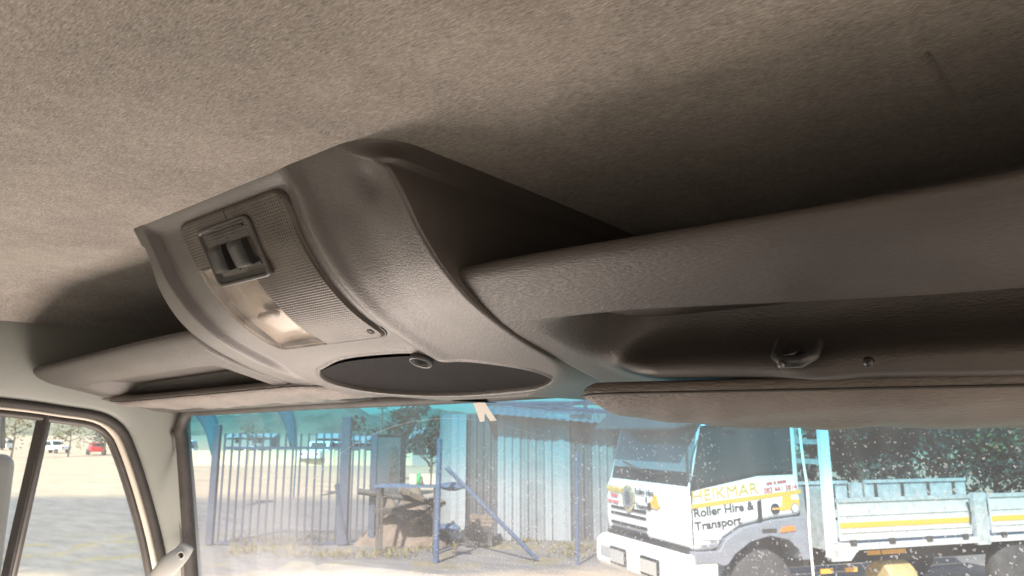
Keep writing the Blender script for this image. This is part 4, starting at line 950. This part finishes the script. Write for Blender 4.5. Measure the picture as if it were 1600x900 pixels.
# dark joint round the lens
jp = [(p[0], p[1]) for p in lens_out(-.0012)]
cpart(MB().tube([on_con(x, float(z_of(s_)), -.0106) for x, s_ in jp], .0017, 8, closed=True), 'lens_gasket', 'switch_black', smooth=True)
scp = on_con(-.672, .1105, -.006); rm = Matrix.Translation(scp) @ Vector((0, -.38, -.92)).to_track_quat('Z', 'Y').to_matrix().to_4x4()
cpart(MB().lathe([(.0022, -.001), (.0036, .0012), (.0045, .0012), (.005, 0), (.005, -.003), (.0022, -.003)], 20, rm), 'screw_hole', 'switch_frame', smooth=True)
# switch plate and the two rockers. local frame on the lens at its centre
scx, scz = -.788, .2045
P0 = Vector(on_con(scx, scz, -.0052)); ds = .004
tv = (Vector(on_con(scx, scz - ds)) - Vector(on_con(scx, scz + ds))).normalized(); xv = Vector((1, 0, 0)); nv = xv.cross(tv).normalized()
if nv.y > 0: nv = -nv
SM = Matrix(((xv.x, tv.x, nv.x, P0.x), (xv.y, tv.y, nv.y, P0.y), (xv.z, tv.z, nv.z, P0.z), (0, 0, 0, 1)))   # x right, y down the face, z out
def rrect(wx, wy, r, n=6):
    pts = []
    for cx, cy_, st in ((-wx + r, -wy + r, 180), (wx - r, -wy + r, 270), (wx - r, wy - r, 0), (-wx + r, wy - r, 90)):
        for k_ in range(n): an = R(st + 90 / (n - 1) * k_); pts.append((cx + r * math.cos(an), cy_ + r * math.sin(an)))
    return pts
def stack(levels):
    """rounded rectangles stacked along the outward axis: (half x, half y, radius, height)"""
    vs, fs = [], []; n = None
    for wx, wy, r, h in levels:
        q = rrect(wx, wy, r); n = len(q); vs += [SM @ Vector((x, y, h)) for x, y in q]
    for k_ in range(len(levels) - 1):
        for j in range(n): fs.append((k_ * n + j, k_ * n + (j + 1) % n, (k_ + 1) * n + (j + 1) % n, (k_ + 1) * n + j))
    fs.append(tuple(range((len(levels) - 1) * n, len(levels) * n))); return vs, fs
HX, HY = .058, .037
cpart(MB().add(*stack([(HX, HY, .010, -.012), (HX, HY, .010, .0005), (HX - .0015, HY - .0015, .0095, .0020), (HX - .004, HY - .004, .008, .0020), (HX - .0055, HY - .0055, .007, -.0005), (HX - .010, HY - .012, .005, -.0030)])), 'switch_plate', 'switch_frame', smooth=True, angle=35)
def sbox(x0, x1, y0, y1, z0, z1): return MB().box((x0, y0, z0), (x1, y1, z1), SM)
bar_ = cpart(sbox(-.040, .040, -.0285, -.0255, -.004, .0005), 'ledge', 'switch_frame'); bevel(bar_, .001)
for sxn, tilt in ((-.0232, .12), (.0232, -.10)):
    o = cpart(MB().add(*[[(SM @ (Matrix.Translation((sxn, .001, 0)) @ Vector(p))) for p in [(-.0205, -.0205, -.0034), (.0205, -.0205, -.0034), (.0205, .0205, -.0034), (-.0205, .0205, -.0034), (-.0205, -.0205, -.0012), (.0205, -.0205, -.0012), (.0205, .0205, -.0012), (-.0205, .0205, -.0012)]],
        [(3, 2, 1, 0), (4, 5, 6, 7), (0, 1, 5, 4), (1, 2, 6, 5), (2, 3, 7, 6), (3, 0, 4, 7)]]), 'switch_well', 'switch_black')
    TM = SM @ Matrix.Translation((sxn - .002, .003, .002)) @ Matrix.Rotation(tilt * .6, 4, 'X')
    vs, fs = [], []; n = 11
    for xx in (-.0155, -.0132, .0132, .0155):
        for k_ in range(n):
            t = -1 + 2 * k_ / (n - 1); hh = .0066 + .0006 * (1 - t * t) - (.0016 if abs(xx) > .014 else 0) - (.0016 if abs(t) > .98 else 0)
            vs.append(TM @ Vector((xx, t * .0155, hh)))
    for xx in (-.0155, .0155):
        for k_ in range(n): vs.append(TM @ Vector((xx, (-1 + 2 * k_ / (n - 1)) * .0155, -.003)))
    for c_ in range(3):
        for k_ in range(n - 1): a = c_ * n + k_; fs.append((a, a + 1, a + n + 1, a + n))
    for k_ in range(n - 1): fs += [(k_, 4 * n + k_, 4 * n + k_ + 1, k_ + 1), (3 * n + k_, 3 * n + k_ + 1, 5 * n + k_ + 1, 5 * n + k_)]
    fs += [(0, n, 2 * n, 3 * n, 5 * n, 4 * n), (n - 1, 5 * n - 1, 6 * n - 1, 4 * n - 1, 3 * n - 1, 2 * n - 1)]
    cpart(MB().add(vs, fs), 'rocker_switch', 'rocker', smooth=True, angle=40)
tag(con, 'grey moulded overhead console with lamp lens and two rocker switches', 'overhead console')

# --- overhead shelf, left and right of the console, with sunk visor bays
PA = [(.505, .158), (.493, .157), (.4875, .1535), (.488, .147), (.496, .1385), (.520, .1225), (.548, .1085)]
PA2 = PA[:-1] + [(.574, .0975)]
PBf = [(.548, .1085), (.575, .0985), (.61, .0885), (.655, .077), (.70, .066), (.735, .0585), (.76, .056)]
PBr = [(.548, .1085), (.5535, .1095), (.559, .118), (.567, .138), (.59, .152), (.622, .147), (.645, .128), (.652, .108), (.646, .092), (.630, .078), (.615, .068), (.613, .060), (.632, .055), (.76, .054)]
PBf2 = [(.574, .0975), (.59, .0925), (.62, .085), (.66, .0757), (.70, .066), (.735, .0585), (.76, .056)]
PBr2 = [(.574, .0975), (.579, .0985), (.583, .108), (.589, .130), (.602, .146), (.627, .143), (.645, .124), (.650, .104), (.643, .088), (.628, .075), (.614, .064), (.614, .053), (.632, .044), (.76, .046)]
CA, CBf, CBr = catmull(PA, 44), catmull(PBf, 96), catmull(PBr, 96)
CA2, CBf2, CBr2 = catmull(PA2, 44), catmull(PBf2, 96), catmull(PBr2, 96)
back = np.array([(.86, .066), (.86, .100), (.54, .125), (.512, .142), (.505, .158)])
PBrL = PBr[:7] + [(.660, .103), (.674, .088), (.690, .080), (.712, .074), (.735, .064), (.76, .056)]
CBrL = catmull(PBrL, 96)
def shelf_part(xs_, wfun, dz, endfun, bump, name, lift):
    rows = []
    for x in xs_:
        wv = wfun(x); kx = float(sm(-.40, -.02, x)); cf, cr_ = CBf + (CBf2 - CBf) * kx, (CBr + (CBr2 - CBr) * kx) if bump is not None else CBrL; B = cf + (cr_ - cf) * wv
        prof = np.vstack([CA + (CA2 - CA) * kx, B[1:], [(.84, .066)], back[1:]])
        prof = prof.copy()
        if bump is not None:
            bx, by, bz, amp = bump
            g = amp * np.exp(-((x - bx) / .030) ** 2) * np.exp(-(((prof[:, 0] - by) / .030) ** 2)) * np.concatenate([np.zeros(len(CA)), np.ones(95), np.zeros(5)])
            prof[:, 0] -= g * .8; prof[:, 1] -= g * .5
        e = endfun(x); c = np.array([.60, .105]); prof = c + (prof - c) * e
        lipw = np.exp(-((prof[:, 0] - .49) / .06) ** 2)
        prof[:, 1] += dz(x) * (.35 + .65 * lipw) 
        rows.append([(x, p[0], p[1] + lift(x) + Z0) for p in prof])
    return MB().grid(rows).build(name, 'shelf', shelf, smooth=True, angle=55)
shelf = empty('overhead_shelf', (0, 0, 0))
shelf_part(np.linspace(-.56, .24, 260), lambda x: float(sm(-.452, -.345, x) * sm(.22, .16, x)), lambda x: -.009 * float(sm(-.48, -.03, x)), lambda x: 1.0, (-.205, .625, .1, .007), 'right_shelf_moulding', lambda x: .035 * float(sm(-.482, -.505, x)))
shelf_part(np.linspace(-1.69, -.84, 260), lambda x: float(sm(-1.04, -1.10, x) * sm(-1.60, -1.52, x)), lambda x: -.012 - .017 * float(sm(-1.0, -1.7, x)), lambda x: float(1 - .72 * sm(-1.62, -1.695, x) ** 2), None, 'left_shelf_moulding', lambda x: .045 * float(sm(-1.003, -.975, x)))
# visor clip on the right
ck = Vector(V(-.204, .590, .062)); clip = MB()
clip.tube([ck + Vector((-.014, 0, .010)), ck + Vector((-.016, -.010, -.001)), ck + Vector((-.008, -.016, -.007)), ck + Vector((.004, -.016, -.007)), ck + Vector((.012, -.010, -.002)), ck + Vector((.013, 0, .009))], [.0055, .005, .005, .005, .005, .0045], 10)
clip.lathe([(0, -.005), (.010, -.005), (.012, 0), (.010, .005), (0, .005)], 18, Matrix.Translation(ck + Vector((-.008, -.006, .0))) @ Matrix.Rotation(R(35), 4, 'X'))
clip.build('visor_clip', 'switch_black', shelf, smooth=True, angle=50)
MB().lathe([(0, 0), (.003, 0), (.0026, .002), (0, .0025)], 12, Matrix.Translation(ck + Vector((-.009, -.020, -.009))) @ Matrix.Rotation(R(120), 4, 'X')).build('screw', 'chrome', shelf, smooth=True)
MB().lathe([(0, 0), (.004, 0), (.0032, .003), (0, .0035)], 12, Matrix.Translation(ck + Vector((.052, -.012, -.010))) @ Matrix.Rotation(R(110), 4, 'X')).build('screw', 'switch_black', shelf, smooth=True)
tag(shelf, 'grey moulded shelf across the cab above the windscreen with visor bays', 'overhead shelf')

# --- sun visors
def visor(x0, x1, label, hand, zr, zf, tip_y, er=.0, end_y=.7, rise=0.0, rear=0.0):
    """pad from x0 (tip, rounded) to x1; rear edge height zr, front edge height zf"""
    vo = empty('sun_visor', V(x0, .7, .05))
    nx_, ny_ = 150, 50; top, bot = [], []
    Lx = abs(x1 - x0); sg = 1 if x1 > x0 else -1
    for i in range(nx_):
        a = (i / (nx_ - 1)) ** 1.4 * Lx; x = x0 + sg * a
        # plan outline: long rounded tip
        fr_ = math.sqrt(max(0, 1 - (1 - min(1, a / .20)) ** 2)); rr2 = math.sqrt(max(0, 1 - (1 - min(1, a / .05)) ** 2))
        e_ = (Lx - a) / er if er else 1.0; en = math.sqrt(max(0, 1 - (1 - min(1, e_)) ** 2)); a = min(a, Lx) if not er else min(a, max(0.0, Lx - a) + a)
        yr, yf = tip_y - (tip_y - .642) * rr2, tip_y + (.765 - tip_y) * fr_
        yr, yf = end_y + (yr - end_y) * en, end_y + (yf - end_y) * en
        endk = min(1, e_ * 3) ** .5 if er else 1.0
        t_, b_ = [], []
        for j in range(ny_):
            v = j / (ny_ - 1); v = .5 - .5 * math.cos(math.pi * v); y = yr + (yf - yr) * v
            zm = zr + (zf - zr) * ((y - .642) / (.765 - .642)) + rise * (a / Lx) + rear * (a / Lx) * (1 - (y - .642) / (.765 - .642))
            th = .0115 * (1 + (.35 * a / Lx if not er else 0)) * (1 - (2 * v - 1) ** 6) ** .5 * min(1, a / .02 + .0) ** .5 * endk
            puff = .0050 * math.sin(math.pi * v) * min(1, a / .1)
            wr = .0024 * (math.sin(x * 46 + y * 60) * math.sin(x * 23 - y * 35 + 1)) * math.sin(math.pi * v) * min(1, a / .15) + .0011 * math.sin(x * 88 + y * 70 + 2 * math.sin(x * 19)) * math.sin(math.pi * v)
            t_.append(V(x, y, zm + th)); b_.append(V(x, y, zm - th * 1.0 - puff - wr))
        top.append(t_); bot.append(b_)
    full = [list(t_) + list(b_[::-1]) + [t_[0]] for t_, b_ in zip(top, bot)]
    inv = Matrix.Translation((-x0, -.7, -.05 - Z0))
    o = MB().grid(full).build('pad', 'visor', vo, smooth=True, angle=70); o.matrix_parent_inverse = inv
    se = MB().tube([Vector(bot[i][2]) * .5 + Vector(top[i][2]) * .5 + Vector((0, -.004, -.004)) for i in range(6, nx_, 3)], .0012, 6).build('seam', 'rubber', vo, smooth=True); se.matrix_parent_inverse = inv
    return tag(vo, label, 'sun visor', 'folded sun visors')
visor(-.462, .14, 'padded sun visor with a wrinkled underside, right of the console', 1, .0455, .0165, .66, rear=-.011)
visor(-1.60, -.88, 'smooth pale sun visor folded up at the far left above the door', 1, .068, .062, .60, .13, .75, .008)

# --- left side: pillar and roof rail sheet round the door opening
OX = -1.68
O = catmull([(-.75, .118), (-.3, .105), (.1, .092), (.452, .066), (.565, .053), (.64, .041), (.685, .013), (.713, -.035), (.747, -.115), (.782, -.21), (.810, -.303), (.90, -.62)], 120)
Wc = []
for y, z in O:
    if y < .56: Wc.append((-1.66, y, .225))
    else: Wc.append(None)
n0 = sum(1 for q in Wc if q is not None); m_ = len(O) - n0
tgt = catmull([(-1.66, .56, .23), (-1.655, .74, .235), (-1.645, .845, .20), (-1.642, .825, .10), (-1.640, .795, .045), (-1.640, .80, -.02), (-1.642, .815, -.10), (-1.645, .835, -.21), (-1.648, .852, -.303), (-1.655, .915, -.64)], m_)
for i in range(m_): Wc[n0 + i] = tuple(tgt[i])
rows = []
for (y, z), q in zip(O, Wc):
    a = np.array([OX, y, z]); b = np.array(q); row = [V(OX - .03, y + .0, z)]
    for t in np.linspace(0, 1, 16):
        p = a + (b - a) * t; p[0] += .012 * math.sin(math.pi * t) ** .7 ; row.append(V(*p))
    p = b + np.array([-.004, .02, 0]); row.append(V(*p))
    rows.append(row)
pil = MB().grid(rows).build('side_pillar', 'body_paint', smooth=True); struct(pil)
struct(MB().box(V(-1.78, -.85, .12), V(-1.72, .9, .34)).build('roof_rail', 'body_paint'))
# --- the door
door = empty('passenger_door', (0, 0, 0))
OT = np.gradient(O, axis=0); OT /= np.linalg.norm(OT, axis=1)[:, None]; ON = np.stack([OT[:, 1], -OT[:, 0]], 1)   # towards the glass
if ON[10, 1] > 0: ON = -ON
def off(d, X): return [V(X, y + nx2 * d, z + nz2 * d) for (y, z), (nx2, nz2) in zip(O, ON)]
MB().tube(off(.004, -1.683), .0095, 10, ref=(1, 0, 0)).build('door_seal', 'rubber_ribbed', door, smooth=True)
def strip(d0, d1, X0, X1, name, m):
    a, b = off(d0, X0), off(d1, X1); return MB().grid([a, b]).build(name, m, door)
strip(.008, .016, -1.700, -1.700, 'door_frame', 'frame_dark')
MB().tube(off(.0145, -1.700), [.0012 + .0038 * float(sm(.05, .01, O[i][1])) + .002 for i in range(len(O))], 8).build('painted_edge', 'door_paint', door, smooth=True)
MB().tube(off(.0235, -1.712), .0075, 10, ref=(1, 0, 0)).build('glass_channel', 'frame_dark', door, smooth=True)
strip(.016, .03, -1.714, -1.722, 'frame_inner', 'frame_dark')
inner = off(.026, -1.722)
# glass panes: main pane forward of the division bar, vent pane behind it
bt, bb = atx(70, 650, -1.715), atx(14, 900, -1.715); bdir = (bb - bt); btop = bt - bdir * .06; bbot = bt + bdir * 1.9
def ybar(z): t = (z - bt[2]) / (bb[2] - bt[2]); return bt[1] + t * (bb[1] - bt[1])
mg = [p for p in inner if p[1] > ybar(p[2])]
mg = [(-1.722, ybar(mg[0][2]), mg[0][2])] + mg + [(-1.722, ybar(mg[-1][2]), mg[-1][2])]
MB().prism(mg, (-.004, 0, 0)).build('main_pane', 'door_glass', door)
vg = [p for p in inner if p[1] <= ybar(p[2])]
vg = vg + [(-1.722, ybar(vg[-1][2]), vg[-1][2]), (-1.722, ybar(Z0 - .62), Z0 - .62), (-1.722, -.75, Z0 - .62)]
MB().prism(vg, (-.004, 0, 0)).build('rear_pane', 'door_glass', door)
MB().tube([btop, bbot], .0140, 4, ref=(1, 0, 0)).build('division_bar', 'frame_dark', door)
MB().tube([btop + (.008, 0, -.012), bbot + (.008, 0, 0)], .0055, 8).build('division_trim', 'frame_grey', door, smooth=True)
MB().box(V(-1.76, -.75, -.92), V(-1.70, .93, -.60)).build('door_panel', 'body_paint', door)
tag(door, 'passenger door with dark window frame and slanting division bar', 'door')

# --- grab handle on the pillar
gh = empty('grab_handle', V(-1.62, .83, -.3))
hinv = Matrix.Translation((1.62, -.83, .3 - Z0))
hp_ = [atx(292, 853, -1.612), atx(283, 866, -1.604), atx(264, 884, -1.594), atx(249, 905, -1.590), atx(236, 940, -1.588), atx(232, 1000, -1.59)]
hc = catmull(hp_, 30)
o = MB().tube(hc, [.016 + .005 * float(sm(0, .25, i / 29)) for i in range(30)] , 16, ref=(.88, -.45, .15), flat=.42).build('grip', 'handle', gh, smooth=True); o.matrix_parent_inverse = hinv
c_ = atx(282, 868, -1.598); nd = Vector(CAM - c_).normalized(); rmx = Matrix.Translation(Vector(c_) + nd * .004) @ nd.to_track_quat('Z', 'Y').to_matrix().to_4x4()
o = MB().lathe([(0, -.004), (.0085, -.004), (.009, .0), (.0082, .004), (.0066, .0045), (.0056, .001), (0, .001)], 24, rmx).build('mounting_end', 'handle', gh, smooth=True, angle=50); o.matrix_parent_inverse = hinv
o2 = MB().lathe([(0, .0), (.0058, .0), (.0052, .0022), (0, .0022)], 16, rmx).build('bolt', 'dark', o); 
tag(gh, 'pale grey grab handle bolted to the windscreen pillar', 'grab handle')

# --- outside mirror on the passenger side, seen through the rear pane
mi = empty('wing_mirror', (0, 0, 0))
c0 = atx(-6, 730, -2.05)
MB().tube([atx(4, 640, -2.05), atx(4, 700, -2.05)], .006, 8).build('mirror_arm', 'frame_grey', mi, smooth=True)
mb_ = MB().box((c0[0] - .03, c0[1] - .09, c0[2] - .40), (c0[0] + .03, c0[1] + .035, c0[2] + .03)).build('mirror_housing', 'frame_grey', mi); bevel(mb_, .028, 4)
tag(mi, 'grey wing mirror outside the passenger window', 'mirror')
